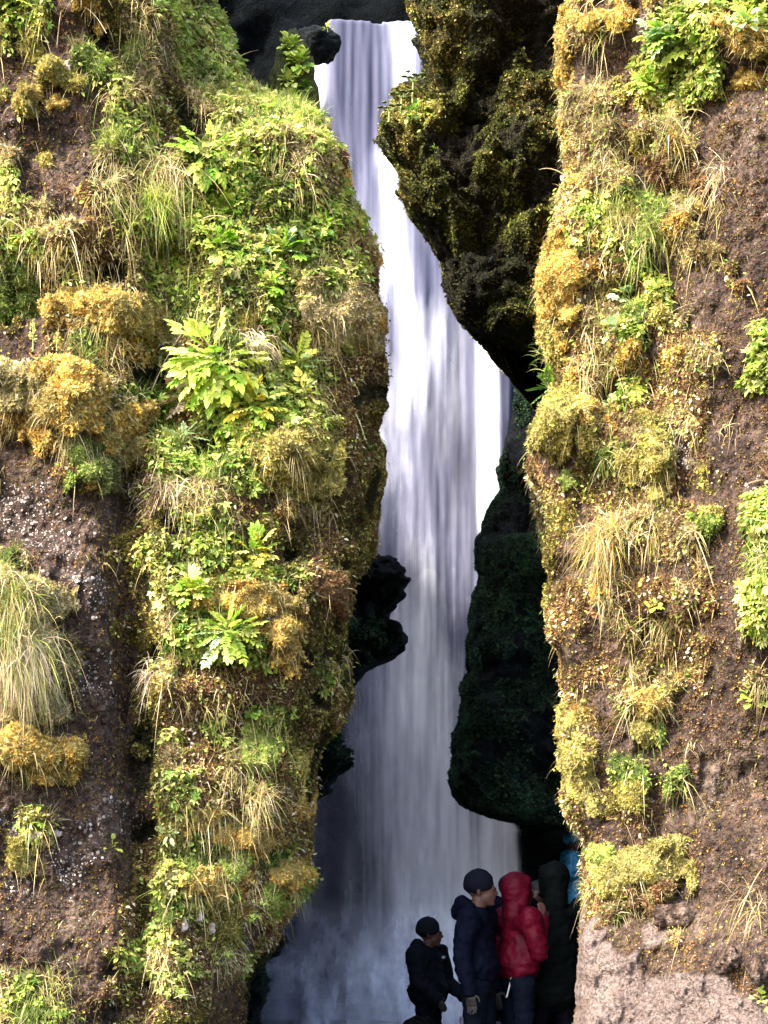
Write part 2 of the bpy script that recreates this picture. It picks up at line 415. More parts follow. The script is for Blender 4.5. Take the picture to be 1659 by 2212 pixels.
def zD(pos, u, v): return np.where(fbm(pos*1.5, 4, 24) > .02, ZI['d'], ZI['e'])
rock_face('left_cliff', M_ROCK, L_EDGE, 1, -1500, -50, depL, SW_L, lambda p, u, v: zone_lookup(GL, 0, p, u, v), 3.6, vr=(-560, 2480), back=6.5, drift=.55)
rock_face('right_cliff', M_ROCK, R_EDGE, -1, 3100, 1710, depR, SW_R, lambda p, u, v: zone_lookup(GR, 15, p, u, v), 3.6, w=55, Rr=.7, back=5)
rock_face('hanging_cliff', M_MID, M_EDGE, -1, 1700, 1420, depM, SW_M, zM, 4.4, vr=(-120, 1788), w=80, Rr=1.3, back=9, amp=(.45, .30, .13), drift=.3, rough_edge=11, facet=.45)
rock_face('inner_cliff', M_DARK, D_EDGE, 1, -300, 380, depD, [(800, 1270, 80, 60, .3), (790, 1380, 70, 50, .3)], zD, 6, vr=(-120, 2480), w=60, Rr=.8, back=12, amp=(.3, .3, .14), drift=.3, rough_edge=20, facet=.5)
# upper and lower gorge rock share one face; the lower wet part gets its own dark rock
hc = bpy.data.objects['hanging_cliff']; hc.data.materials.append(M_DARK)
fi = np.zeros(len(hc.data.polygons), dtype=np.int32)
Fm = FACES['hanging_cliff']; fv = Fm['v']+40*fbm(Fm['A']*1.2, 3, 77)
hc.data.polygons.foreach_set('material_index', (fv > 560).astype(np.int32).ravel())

# back wall of the gorge and its closing sides
def back_wall():
    us = np.linspace(-400, 2100, 190); vs = np.linspace(-110, 2560, 330); U, V = np.meshgrid(us, vs)
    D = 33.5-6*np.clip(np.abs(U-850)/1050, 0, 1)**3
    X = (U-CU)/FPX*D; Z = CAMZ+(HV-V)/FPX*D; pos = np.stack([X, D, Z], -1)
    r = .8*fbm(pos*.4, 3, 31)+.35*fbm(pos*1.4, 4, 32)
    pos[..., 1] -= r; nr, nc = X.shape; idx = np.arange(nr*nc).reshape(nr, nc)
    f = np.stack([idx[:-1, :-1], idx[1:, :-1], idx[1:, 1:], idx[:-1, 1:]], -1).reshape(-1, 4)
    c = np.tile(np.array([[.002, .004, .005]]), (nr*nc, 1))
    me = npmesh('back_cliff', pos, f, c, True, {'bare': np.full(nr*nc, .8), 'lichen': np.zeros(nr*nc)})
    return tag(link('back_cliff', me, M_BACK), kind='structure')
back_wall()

# rock lip beside the top of the fall
def boulder_mesh(name, rad, seed, sub=4, amp=.25, col=None, bare=1.):
    bm = bmesh.new(); bmesh.ops.create_icosphere(bm, subdivisions=sub, radius=1)
    co = np.array([v.co[:] for v in bm.verts]); n = 1+amp*fbm(co*1.3+seed*3.7, 3, seed)*1.5+amp*.35*fbm(co*4.5+seed, 3, seed+4)
    co = co*n[:, None]*np.array(rad)
    for v, c in zip(bm.verts, co): v.co = c
    me = bpy.data.meshes.new(name); bm.to_mesh(me); bm.free()
    for p in me.polygons: p.use_smooth = True
    nv = len(me.vertices); a = me.color_attributes.new('Col', 'FLOAT_COLOR', 'POINT')
    cc = np.ones((nv, 4), dtype=np.float32); cc[:, :3] = col or (.02, .02, .01); a.data.foreach_set('color', cc.ravel())
    for nme, val in (('bare', bare), ('lichen', .2 if bare == 1 else 0)):
        q = me.attributes.new(nme, 'FLOAT', 'POINT'); q.data.foreach_set('value', np.full(nv, val, dtype=np.float32))
    return me

# ------------------------------------------------------------------ ground and water
def ground():
    xs = np.linspace(-40, 40, 120); xs = np.sign(xs)*np.abs(xs/40)**1.6*40; ys = np.linspace(-25, 60, 130); X, Y = np.meshgrid(xs, ys)
    pos = np.stack([X, Y, 0*X], -1); Z = -.18+.10*fbm(pos*.8, 4, 41)+.05*fbm(pos*3, 3, 42)
    pos[..., 2] = Z; nr, nc = X.shape; idx = np.arange(nr*nc).reshape(nr, nc)
    f = np.stack([idx[:-1, :-1], idx[:-1, 1:], idx[1:, 1:], idx[1:, :-1]], -1).reshape(-1, 4)
    me = npmesh('ground', pos, f, np.tile([[.03, .028, .022]], (nr*nc, 1)), True, {'bare': np.full(nr*nc, .9), 'lichen': np.zeros(nr*nc)})
    return tag(link('ground', me, M_MID), kind='structure')
ground()
def m_stream():
    t = NT('stream_water'); c = t.coord(); n = t.noise(3, 5, .6, c)
    foam_tone = t.ramp(t.noise(1.2, 6, .65, c), [(.45, 0.), (.62, 1.)])
    a = t.principled((.012, .013, .022), .35, .2, n, .05, .8); b = t.principled((.75, .77, .80), .8, .2, n, .05, .8)
    at = t.n('ShaderNodeAttribute', attribute_name='thick').outputs['Fac']
    m = t.n('ShaderNodeMixShader'); t.l(t.math('ADD', t.math('MULTIPLY', foam_tone, at), t.math('MULTIPLY', at, .6), True), m.inputs[0]); t.l(a, m.inputs[1]); t.l(b, m.inputs[2])
    return t.done(m.outputs[0])
def stream():
    xs = np.linspace(-3.2, 3.6, 70); ys = np.linspace(11, 33, 160); X, Y = np.meshgrid(xs, ys)
    pos = np.stack([X, Y, 0*X], -1); pos[..., 2] = -.10+.035*fbm(pos*np.array([4, 2, 1]), 4, 51)
    nr, nc = X.shape; idx = np.arange(nr*nc).reshape(nr, nc)
    f = np.stack([idx[:-1, :-1], idx[:-1, 1:], idx[1:, 1:], idx[1:, :-1]], -1).reshape(-1, 4)
    me = npmesh('stream', pos, f, None, True, {'thick': smooth(22, 27, Y)*np.exp(-((X-.55)/1.0)**2)})
    return tag(link('stream', me, m_stream()), kind='structure')
stream()

def lerp1(v, pts): a = np.array(pts, float).T; return np.interp(v, a[0], a[1])
def m_water(name, seed, soft=1.):
    t = NT(name); c = t.coord()
    mp = t.n('ShaderNodeMapping'); mp.inputs['Scale'].default_value = (4.2, 1.5, .11); mp.inputs['Location'].default_value = (seed, 0, 0); t.l(c, mp.inputs[0])
    mp2 = t.n('ShaderNodeMapping'); mp2.inputs['Scale'].default_value = (17, 3, .30); t.l(c, mp2.inputs[0])
    mp3 = t.n('ShaderNodeMapping'); mp3.inputs['Scale'].default_value = (1.5, 1, .55); t.l(c, mp3.inputs[0])
    s1 = t.noise(1, 5, .6, mp.outputs[0]); s2 = t.noise(1, 4, .55, mp2.outputs[0]); s3 = t.noise(1, 6, .6, mp3.outputs[0])
    den = t.n('ShaderNodeAttribute', attribute_name='thick').outputs['Fac']; wh = t.n('ShaderNodeAttribute', attribute_name='foam_tone').outputs['Fac']
    st = t.math('ADD', t.math('ADD', t.math('MULTIPLY', s1, .40), t.math('MULTIPLY', s2, .14)), t.math('MULTIPLY', s3, .46))
    al = t.math('MULTIPLY', den, t.ramp(st, [(.34, .65), (.58, 1.15)]), True)
    k = t.math('ADD', wh, t.math('MULTIPLY', t.math('SUBTRACT', st, .5), 1.7))
    col = t.ramp(k, [(0., (.082, .084, .135)), (.45, (.185, .19, .275)), (1., (.83, .85, .93))])
    b = t.principled(col, .75, .1, st, .06, .35)
    tl = t.n('ShaderNodeBsdfTranslucent'); t.l(col, tl.inputs[0])
    mm = t.n('ShaderNodeMixShader'); mm.inputs[0].default_value = .25; t.l(b, mm.inputs[1]); t.l(tl.outputs[0], mm.inputs[2])
    tr = t.n('ShaderNodeBsdfTransparent'); m = t.n('ShaderNodeMixShader'); t.l(al, m.inputs[0]); t.l(tr.outputs[0], m.inputs[1]); t.l(mm.outputs[0], m.inputs[2])
    return t.done(m.outputs[0])
def band(u, c, w, s): return smooth(-w-s, -w+s, u-c)*(1-smooth(w-s, w+s, u-c))
def water_sheet(name, dens, y0, urange, vrange, mat, parent=None, nu=190, nv=420, lip=True, seed=0):
    us = np.linspace(*urange, nu); vs = np.linspace(*vrange, nv); U, V = np.meshgrid(us, vs)
    d, foam_tone = dens(U, V)
    D = y0-.9*smooth(100, 1900, V)-2.5*smooth(1950, 2260, V)+0*U
    X = (U-CU)/FPX*D; Z = CAMZ+(HV-V)/FPX*D
    pos = np.stack([X, D, Z], -1)
    D = D-.30*d*1.-.22*fbm(pos*np.array([1.6, 1, .12])+seed, 4, 61+seed)-.06*fbm(pos*np.array([6, 1, .3])+seed, 3, 62)
    if lip: D = D+2.5*(1-smooth(vrange[0], vrange[0]+26, V))**2
    pos[..., 1] = D; nr, nc = X.shape; idx = np.arange(nr*nc).reshape(nr, nc)
    f = np.stack([idx[:-1, :-1], idx[1:, :-1], idx[1:, 1:], idx[:-1, 1:]], -1).reshape(-1, 4)
    keep = (d.ravel()[f] > .004).any(1); f = f[keep]
    used = np.unique(f); remap = -np.ones(nr*nc, dtype=np.int64); remap[used] = np.arange(len(used)); f = remap[f]
    me = npmesh(name, pos.reshape(-1, 3)[used], f, None, True, {'thick': d.ravel()[used], 'foam_tone': foam_tone.ravel()[used]})
    return link(name, me, mat, parent)
def dens_main(u, v):
    n = 9*fbm(np.stack([v/60, u*0, u*0+3], -1), 3, 70)
    lft = lerp1(v, [(50, 712), (75, 706), (105, 690), (125, 678), (165, 655), (260, 640), (700, 700), (1100, 760), (1500, 700), (1700, 600), (2260, 500)])+n*.4
    rgt = lerp1(v, [(50, 905), (70, 912), (190, 935), (300, 960), (700, 1120), (800, 1114), (1000, 1108), (1200, 1090), (1500, 1060), (1740, 1080), (1800, 1125), (2260, 1135)])+n*.5
    d = smooth(-6, 6, u-lft)*(1-smooth(-14, 10, u-rgt))
    topv = 60+15*fbm(np.stack([u/34, u*0, u*0], -1), 4, 71, .6)-7*np.exp(-((u-790)/60)**2)+8*smooth(790, 812, u)*(1-smooth(812, 835, u))
    d = d*smooth(-3, 3, v-topv)
    # the main bright column and its companions
    cc = lerp1(v, [(60, 765), (300, 780), (500, 830), (800, 870), (1000, 870), (1300, 900), (1600, 900), (1900, 930), (2212, 950)])
    colm = np.exp(-((u-cc)/lerp1(v, [(0, 60), (600, 46), (1200, 66), (2200, 80)]))**2)
    right = np.exp(-((u-lerp1(v, [(50, 870), (230, 880), (350, 835), (520, 855), (800, 905)]))/lerp1(v, [(50, 45), (300, 28), (800, 25)]))**2)*(1-smooth(700, 1000, v))
    leftw = np.exp(-((u-680)/26)**2)*(1-smooth(210, 300, v))
    side_ = band(u, lerp1(v, [(720, 1052), (1150, 1052)]), 24, 9)*smooth(715, 735, v)*(1-smooth(1060, 1230, v))
    low = np.exp(-((u-lerp1(v, [(1750, 1080), (2200, 1105)]))/34)**2)*smooth(1600, 1750, v)*(1-smooth(1880, 2080, v))
    mid = np.exp(-((u-985)/60)**2)*smooth(900, 1200, v)*(1-smooth(1700, 2100, v))
    foam_tone = .05+.42*colm*lerp1(v, [(60, .25), (300, .25), (420, .55), (650, .72), (1200, .95), (1700, 1.6), (2200, 1.9)])+.8*right+1.5*leftw+1.2*side_+1.9*low+.18*mid+.55*smooth(2080, 2220, v)*band(u, 900, 90, 60)+.5*smooth(2120, 2230, v)*smooth(820, 960, u)
    foam_tone = foam_tone-.10*(1-smooth(600, 1100, v))+.52*smooth(950, 1900, v)*(1-smooth(1090, 1130, u))+.0*u  # light put into the colour: lower fall whitened for scant skylight, top greyed
    for (a_, b_, w_) in ((925, 1238, 16), (978, 1232, 12), (1012, 1292, 12)):
        arc = b_+((u-a_)/w_)**2*9; foam_tone = foam_tone+.10*np.exp(-((u-a_)/w_/1.3)**2)*smooth(arc-5, arc+3, v)*np.exp(-np.clip(v-arc, 0, 999)/85)
    foam_tone = foam_tone-.25*band(u, 770, 40, 25)*(1-smooth(280, 420, v))
    veil = lerp1(v, [(50, .95), (700, .95), (1400, .92), (1700, .80), (2212, .80)])
    d = d*np.clip(veil*(.55+.45*smooth(740, 880, u+0*v))+.9*colm+side_+right+leftw+low, 0, 1)
    dark_r = smooth(1105, 1160, u)*smooth(1600, 1700, v)
    return d*(1-.75*dark_r), np.clip(foam_tone, -.2, 1.6)
def dens_veil(u, v):          # drifting spray in front of the column
    p = np.stack([u/70, v/260, u*0], -1)
    cc = lerp1(v, [(60, 765), (500, 840), (1000, 870), (1500, 880), (2212, 900)])
    d = np.exp(-((u-cc)/120)**2)*np.clip(.35+1.0*fbm(p, 4, 81), 0, 1)*smooth(380, 650, v)*.85
    d = d*band(u, 880, 330, 30)+.75*smooth(2000, 2190, v)*np.clip(.5+fbm(p*2, 3, 83), 0, 1)*band(u, 850, 300, 60)
    rgt = lerp1(v, [(500, 1000), (700, 1090), (1200, 1060), (2260, 1130)])
    return np.clip(d*(1-smooth(-60, -5, u-rgt)), 0, 1), .75+.2*fbm(p, 3, 82)
wf = water_sheet('waterfall', dens_main, 30.5, (480, 1200), (44, 2300), m_water('falling_water', 0.), seed=1); tag(wf, kind='structure')
water_sheet('spray_veil', dens_veil, 28.6, (520, 1180), (360, 2300), m_water('water_spray', 3.), wf, 140, 300, False, 5)

# ------------------------------------------------------------------ plants growing on the faces
def frame(nrm, tip):
    nrm = nrm/(np.linalg.norm(nrm, axis=1, keepdims=True)+1e-9)
    t = tip-nrm*(tip*nrm).sum(1, keepdims=True); t = t/(np.linalg.norm(t, axis=1, keepdims=True)+1e-9)
    return np.cross(t, nrm), t, nrm          # x (across), y (along), z (normal)
def stamp(tv, tf, p, fr, size):
    x, y, z = fr; tv = np.asarray(tv, float)
    v = p[:, None]+size[:, None, None]*(tv[None, :, 0:1]*x[:, None]+tv[None, :, 1:2]*y[:, None]+tv[None, :, 2:3]*z[:, None])
    n = len(p); f = (np.asarray(tf)[None]+np.arange(n)[:, None, None]*len(tv)).reshape(-1, 3)
    return v.reshape(-1, 3), f
def sprig(k=4, seed=1):
    r = random.Random(seed); V = []; F = []
    for i in range(k):
        a = i/k*math.tau+r.uniform(-.4, .4); e = r.uniform(.5, 1.1); l = r.uniform(.7, 1.1); w = .24
        d = (math.cos(a)*math.cos(e)*l, math.sin(a)*math.cos(e)*l, math.sin(e)*l); s = (-math.sin(a)*w, math.cos(a)*w)
        b = len(V); V += [(s[0]+d[0]*.25, s[1]+d[1]*.25, d[2]*.25), (-s[0]+d[0]*.25, -s[1]+d[1]*.25, d[2]*.25), d]; F += [(b, b+1, b+2)]
    return V, F
LEAF = ([(0, 0, 0), (-.26, .35, .06), (0, .42, -.05), (.26, .35, .06), (-.2, .75, .02), (0, .72, -.08), (.2, .75, .02), (0, 1.05, -.16)],
        [(0, 2, 1), (0, 3, 2), (1, 2, 5), (1, 5, 4), (2, 3, 6), (2, 6, 5), (4, 5, 7), (5, 6, 7)])
def lobed(k=5):
    V = [(0, 0, 0)]; F = []
    for i in range(k):
        a = (i-(k-1)/2)*R(48); l = 1-.16*abs(i-(k-1)/2); w = R(19)
        b = len(V); V += [(math.sin(a-w)*.62*l, math.cos(a-w)*.62*l+.1, .06), (math.sin(a)*l, math.cos(a)*l+.1, -.1), (math.sin(a+w)*.62*l, math.cos(a+w)*.62*l+.1, .06)]
        F += [(0, b+1, b), (0, b+2, b+1)]
    return V, F
LOBED = lobed()
FLAKE = ([(0, 0, .25), (.5, .1, .05), (.2, .45, .08), (-.35, .4, 0), (-.5, -.1, .07), (-.1, -.5, 0), (.35, -.35, .05)], [(0, 1, 2), (0, 2, 3), (0, 3, 4), (0, 4, 5), (0, 5, 6), (0, 6, 1)])
def blades(p, d, L, w, droop, seg=3):
    """curved tapering blades: start p, direction d, length L, half width w, sag droop"""
    n = len(p); side = np.cross(d, rng.normal(size=(n, 3))+np.array([0, -1., 0])*.2); side /= np.linalg.norm(side, axis=1, keepdims=True)+1e-9
    rows = []
    for i in range(seg+1):
        t = i/seg; c = p+d*(L*t)[:, None]; c = c+np.array([0, 0, -1.])*(L*droop*t*t)[:, None]
        ww = w*(1-t**1.5)*(.7 if i == 0 else 1)
        if i < seg: rows += [c-side*ww[:, None], c+side*ww[:, None]]
        else: rows += [c]
    V = np.stack(rows, 1); nv = V.shape[1]; F = []
    for i in range(seg-1): a = 2*i; F += [(a, a+1, a+3), (a, a+3, a+2)]
    a = 2*(seg-1); F += [(a, a+1, a+2)]
    f = (np.array(F)[None]+np.arange(n)[:, None, None]*nv).reshape(-1, 3)
    return V.reshape(-1, 3), f, nv

PAL = {'straw': [(.46,.35,.17), (.54,.43,.22), (.38,.28,.11), (.36,.32,.10), (.60,.51,.32)],
       'green': [(.15,.23,.035), (.22,.30,.055), (.11,.17,.03), (.30,.33,.07)],
       'lush': [(.36,.47,.08), (.46,.52,.13), (.26,.38,.055), (.50,.51,.17), (.49,.45,.11), (.14,.25,.035)],
       'orange': [(.58,.40,.09), (.62,.48,.17), (.44,.26,.045), (.54,.35,.07), (.30,.16,.035), (.52,.44,.14)],
       'yellow': [(.42,.36,.07), (.32,.26,.05), (.54,.47,.17), (.25,.23,.05), (.45,.35,.12)],
       'olive': [(.085,.075,.016), (.060,.058,.012), (.13,.10,.02), (.11,.075,.018), (.19,.15,.03)],
       'brown': [(.17,.085,.04), (.12,.06,.028), (.27,.16,.07), (.20,.12,.045)],
       'pale': [(.60,.50,.36), (.55,.40,.30), (.66,.60,.46)],
       'mixg': [(.34,.34,.07), (.25,.25,.05), (.38,.34,.09), (.36,.26,.09), (.16,.20,.04)],
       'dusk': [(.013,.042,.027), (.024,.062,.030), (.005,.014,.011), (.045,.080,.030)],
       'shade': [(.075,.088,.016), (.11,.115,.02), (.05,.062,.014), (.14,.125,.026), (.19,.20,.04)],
       'darkmoss_shade': [(.022,.024,.008), (.035,.034,.010), (.012,.015,.008), (.06,.05,.014)],  # dark moss; in k cells it also paints rock shadow
       'lichen': [(.46,.41,.36), (.36,.31,.27), (.56,.52,.46), (.28,.22,.19)]}
# kind, count per map cell (55 x 55), size in m, palette
REC = {'l': [('moss', 60, .022, 'mixg'), ('leaf', 62, .036, 'lush'), ('lobed', 24, .052, 'lush'), ('blade', 12, .16, 'green'), ('leaf', 7, .04, 'yellow')],
       'g': [('moss', 70, .022, 'green'), ('blade', 85, .17, 'green'), ('leaf', 16, .035, 'lush'), ('blade', 18, .17, 'straw')],
       't': [('moss', 95, .022, 'mixg'), ('leaf', 30, .034, 'lush'), ('lobed', 10, .045, 'lush'), ('blade', 34, .16, 'straw'), ('blade', 20, .16, 'green'), ('leaf', 8, .03, 'straw')],
       's': [('moss', 95, .022, 'straw'), ('blade', 75, .18, 'straw'), ('blade', 14, .15, 'green'), ('leaf', 9, .028, 'lush'), ('moss', 40, .024, 'brown')],
       'o': [('moss', 230, .020, 'orange'), ('blade', 16, .12, 'straw'), ('leaf', 3, .03, 'pale')],
       'y': [('moss', 210, .021, 'yellow'), ('leaf', 10, .03, 'lush'), ('blade', 10, .12, 'straw')],
       'm': [('moss', 270, .021, 'olive'), ('moss', 22, .022, 'brown'), ('moss', 45, .022, 'yellow'), ('leaf', 4, .025, 'lush')],
       'b': [('moss', 110, .024, 'brown'), ('blade', 26, .14, 'straw'), ('moss', 34, .021, 'yellow'), ('leaf', 5, .028, 'pale'), ('leaf', 5, .028, 'lush')],
       'r': [('moss', 34, .020, 'brown'), ('moss', 14, .02, 'olive'), ('moss', 2, .018, 'orange'), ('blade', 2.5, .09, 'straw'), ('flake', 1.5, .009, 'lichen')],
       'w': [('moss', 14, .019, 'brown'), ('flake', 26, .010, 'lichen'), ('flake', 4, .022, 'lichen')],
       'k': [('moss', 120, .024, 'darkmoss_shade')], 'p': [('moss', 2, .018, 'brown')],
       'd': [('moss', 190, .040, 'dusk')], 'q': [('moss', 230, .028, 'shade'), ('moss', 60, .03, 'darkmoss_shade')]}
OUT = {'moss': [], 'blade': [], 'leafy': []}
def emit(kind, v, f, c):
    OUT[kind].append((v, f, c))
def cols(pal, n, bright, rep):
    a = np.array(PAL[pal]); c = a[rng.integers(0, len(a), n)]*bright[:, None]*rng.uniform(.72, 1.28, (n, 1)); return np.repeat(c, rep, 0)
def pick(F, zc, count, seed, clump=.5):
    m = F['ok'] & (F['z'] == ZI[zc])
    if not m.any(): return None
    i = np.flatnonzero(m.ravel()); A = F['A'].reshape(-1, 3)[i]; ar = F['area'].ravel()[i]
    cellarea = (CELL/FPX*F['pos'][..., 1].mean())**2
    nz = fbm(A*(5.5 if cellarea < .06 else 2.2), 3, seed)
    wgt = ar*np.clip(1-clump+clump*(1+2.6*nz), .02, None)
    n = int(ar.sum()/cellarea*count)
    if n < 1: return None
    k = rng.choice(len(i), n, p=wgt/wgt.sum()); s, t = rng.random((2, n, 1))
    a = A[k]; p = a+(F['B'].reshape(-1, 3)[i][k]-a)*s+(F['D'].reshape(-1, 3)[i][k]-a)*t
    return p, F['n'].reshape(-1, 3)[i][k], np.clip(1+.9*fbm(p*4., 3, 90), .45, 1.7)
def sow(F, mult=1., msize=1.):
    for zc, rec in REC.items():
        for j, (kind, cnt, sz, pal) in enumerate(rec):
            g = pick(F, zc, cnt*mult, 100+j*7+ord(zc), .95 if zc in 'rwkdq' else .55)
            if g is None: continue
            p, n, br = g; N = len(p); size = sz*msize*rng.uniform(.55, 1.45, N)
            up = np.array([0, 0, 1.]); rnd = rng.normal(size=(N, 3))
            if kind == 'blade':
                kk = (np.abs(n[:, 0]) < .55) | (rng.random(N) < .18); p, n, br, size, rnd = p[kk], n[kk], br[kk], size[kk], rnd[kk]; N = len(p); size = size*np.where(np.abs(n[:, 0]) < .55, 1, .55)*.8
            if kind == 'moss':
                tv, tf = sprig(4, j+3); fr = frame(n+.35*rnd+.25*up, rng.normal(size=(N, 3)))
                v, f = stamp(tv, tf, p-n*.004, fr, size); emit('moss', v, f, cols(pal, N, br, len(tv)))
            elif kind == 'flake':
                fr = frame(n+.25*rnd, rnd); v, f = stamp(*FLAKE, p+n*.003, fr, size); emit('leafy', v, f, cols(pal, N, br*0+1, 7))
            elif kind == 'blade':
                hang = rng.random(N) < (.55 if pal == 'straw' else .25)
                d = n*.75+up*np.where(hang, -.1, .75)[:, None]+.42*rnd; d /= np.linalg.norm(d, axis=1, keepdims=True)
                L = size*rng.uniform(.6, 1.3, N); v, f, nv = blades(p-n*.01, d, L, L*0+rng.uniform(.0016, .0034, N), np.where(hang, .9, .35)*rng.uniform(.6, 1.5, N))
                emit('blade', v, f, cols(pal, N, br, nv))
            else:
                tv, tf = LEAF if kind == 'leaf' else LOBED
                nn = n*.6+up*.65+.5*rnd; tip = n*.8+rng.normal(size=(N, 3))-up*.25; fr = frame(nn, tip)
                off = rng.uniform(.0, .05, N)[:, None]
                v, f = stamp(tv, tf, p+(n*.7+up*.3)*off, fr, size); emit('leafy', v, f, cols(pal, N, br, len(tv)))
def flush(nm, kind, mat, label, cat):
    if not OUT[kind]: return
    V = []; Fc = []; C_ = []; b = 0
    for v, f, c in OUT[kind]: V.append(v); Fc.append(f+b); C_.append(c); b += len(v)
    OUT[kind].clear()
    tag(link(nm, npmesh(nm, np.concatenate(V), np.concatenate(Fc), np.concatenate(C_)), mat), label, cat, None, 'stuff')
for fn, where, cat in (('left_cliff', 'left cliff face', 1), ('right_cliff', 'right cliff face', 1)):
    sow(FACES[fn])
    flush('moss', 'moss', M_MOSS, f'low mixed moss covering the sunlit {where}', 'moss')
    flush('grass', 'blade', M_GRASS, f'straw and green grass hanging over the {where}', 'grass')
    flush('ground_cover', 'leafy', M_LEAFS, f'small green and yellow leaves growing on the {where}', 'ground cover')
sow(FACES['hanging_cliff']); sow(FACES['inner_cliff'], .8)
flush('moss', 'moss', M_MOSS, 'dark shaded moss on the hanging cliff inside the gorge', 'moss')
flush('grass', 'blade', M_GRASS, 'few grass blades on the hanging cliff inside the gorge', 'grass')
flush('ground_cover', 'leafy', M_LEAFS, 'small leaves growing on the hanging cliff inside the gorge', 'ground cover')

# ------------------------------------------------------------------ single plants, each a thing
def anchor(face, u, v):
    F = FACES[face]; d = (F['U']-u)**2+(F['V']-v)**2+(F['PH'] > 1.5)*1e6; i = np.unravel_index(np.argmin(d), d.shape)
    r, c = min(i[0], F['n'].shape[0]-4), min(i[1], F['n'].shape[1]-4); n = F['n'][max(0, r-8):r+9, max(0, c-8):c+9].reshape(-1, 3).mean(0)
    return Vector(F['pos'][r, c]), Vector(n).normalized()

LM = {'green': m_leaf('fresh_green_leaf', (.14,.32,.02), (.28,.48,.04), (.46,.60,.12)),
      'lime': m_leaf('yellow_green_leaf', (.36,.48,.04), (.52,.60,.09), (.68,.68,.22)),
      'yellow': m_leaf('yellow_leaf', (.50,.38,.04), (.62,.52,.06), (.66,.60,.18)),
      'deep': m_leaf('deep_green_leaf', (.02,.07,.01), (.06,.15,.02), (.14,.24,.04)),
      'pale': m_leaf('withered_leaf', (.42,.24,.12), (.60,.42,.24), (.70,.60,.42)),
      'blue': m_leaf('grey_green_leaf', (.16,.28,.12), (.26,.40,.18), (.42,.52,.28)),
      'rust': m_leaf('rust_leaf', (.32,.10,.05), (.48,.18,.08), (.58,.34,.18))}
M_STEM = m_plain('green_stem', (.20,.24,.07), .6)
def leaflet(V, F, o, ang, L, wd, tw=0., sag=.15):
    """one toothed leaflet folded on its midrib"""
    b = len(V); ca, sa = math.cos(ang), math.sin(ang); prof = [(0, 0), (.15, .5), (.3, .95), (.36, .78), (.55, 1.), (.62, .78), (.8, .6), (.86, .42), (1, 0)]
    for t, w in prof:
        for s in (-1, 0, 1):
            x = s*w*wd*.5; y = t*L; z = abs(s)*w*wd*.16-sag*L*t*t+tw*x
            V.append((o[0]+x*ca-y*sa, o[1]+x*sa+y*ca, o[2]+z))
    for i in range(len(prof)-1):
        a = b+3*i; F.append((a, a+1, a+4)); F.append((a, a+4, a+3)); F.append((a+1, a+2, a+5)); F.append((a+1, a+5, a+4))
def frond_mesh(kind, mat, seed):
    r = random.Random(seed); V = []; F = []
    if kind == 'pinnate':
        pairs = 5
        for i in range(pairs):
            t = .28+.6*i/(pairs-1); z = -.22*t*t; L = .34*(1-.35*abs(t-.5))
            for s in (-1, 1): leaflet(V, F, (0, t, z), s*R(r.uniform(48, 66)), L*r.uniform(.85, 1.1), L*.48, r.uniform(-.2, .2))
        leaflet(V, F, (0, .88, -.2), 0, .34, .2)
    elif kind == 'angelica':
        for i, (t, aa, L) in enumerate([(.45, 52, .42), (.45, -52, .42), (.68, 44, .36), (.68, -44, .36), (.85, 0, .42), (.80, 24, .34), (.80, -24, .34)]):
            leaflet(V, F, (0, t, -.18*t*t), R(aa+r.uniform(-8, 8)), L*r.uniform(.9, 1.15), L*.56, r.uniform(-.25, .25), .25)
    elif kind == 'palm':
        for i in range(7): leaflet(V, F, (0, .45, 0), R((i-3)*38+r.uniform(-6, 6)), .5*(1-.07*abs(i-3)), .28, 0, .2)
    elif kind == 'round':
        leaflet(V, F, (0, .3, 0), 0, .65, .72, 0, .15)
    b = len(V); k = 5                                                     # the leaf stalk
    for i in range(k+1):
        t = i/k*.88 if kind in ('pinnate', 'angelica') else i/k*.45; z = -.2*t*t if kind in ('pinnate', 'angelica') else 0; w = .016*(1-.5*t)
        V += [(-w, t, z+.004), (w, t, z+.004), (0, t, z-w*1.5)]
    for i in range(k):
        a = b+3*i; F += [(a, a+1, a+4), (a, a+4, a+3), (a+1, a+2, a+5), (a+1, a+5, a+4), (a+2, a, a+3), (a+2, a+3, a+5)]
    me = npmesh('leaf', np.array(V), np.array(F)); me.materials.append(LM[mat]); return me
_FR = {}
def frond(kind, mat, k):
    key = (kind, mat, k)
    if key not in _FR: _FR[key] = frond_mesh(kind, mat, k*7+len(_FR))
    return _FR[key]
def tube(V, F, a, b_, ra, rb, sag=0, seg=5, k=5):
    a = Vector(a); b_ = Vector(b_); d = (b_-a).normalized(); s = d.orthogonal().normalized(); t = d.cross(s); o = len(V)
    for i in range(seg+1):
        q = i/seg; c = a.lerp(b_, q)+Vector((0, 0, sag*4*q*(1-q))); r = ra+(rb-ra)*q
        for j in range(k): an = j/k*math.tau; V.append(tuple(c+s*math.cos(an)*r+t*math.sin(an)*r))
    for i in range(seg):
        for j in range(k):
            p0 = o+i*k+j; p1 = o+i*k+(j+1) % k; F += [(p0, p1, p1+k), (p0, p1+k, p0+k)]
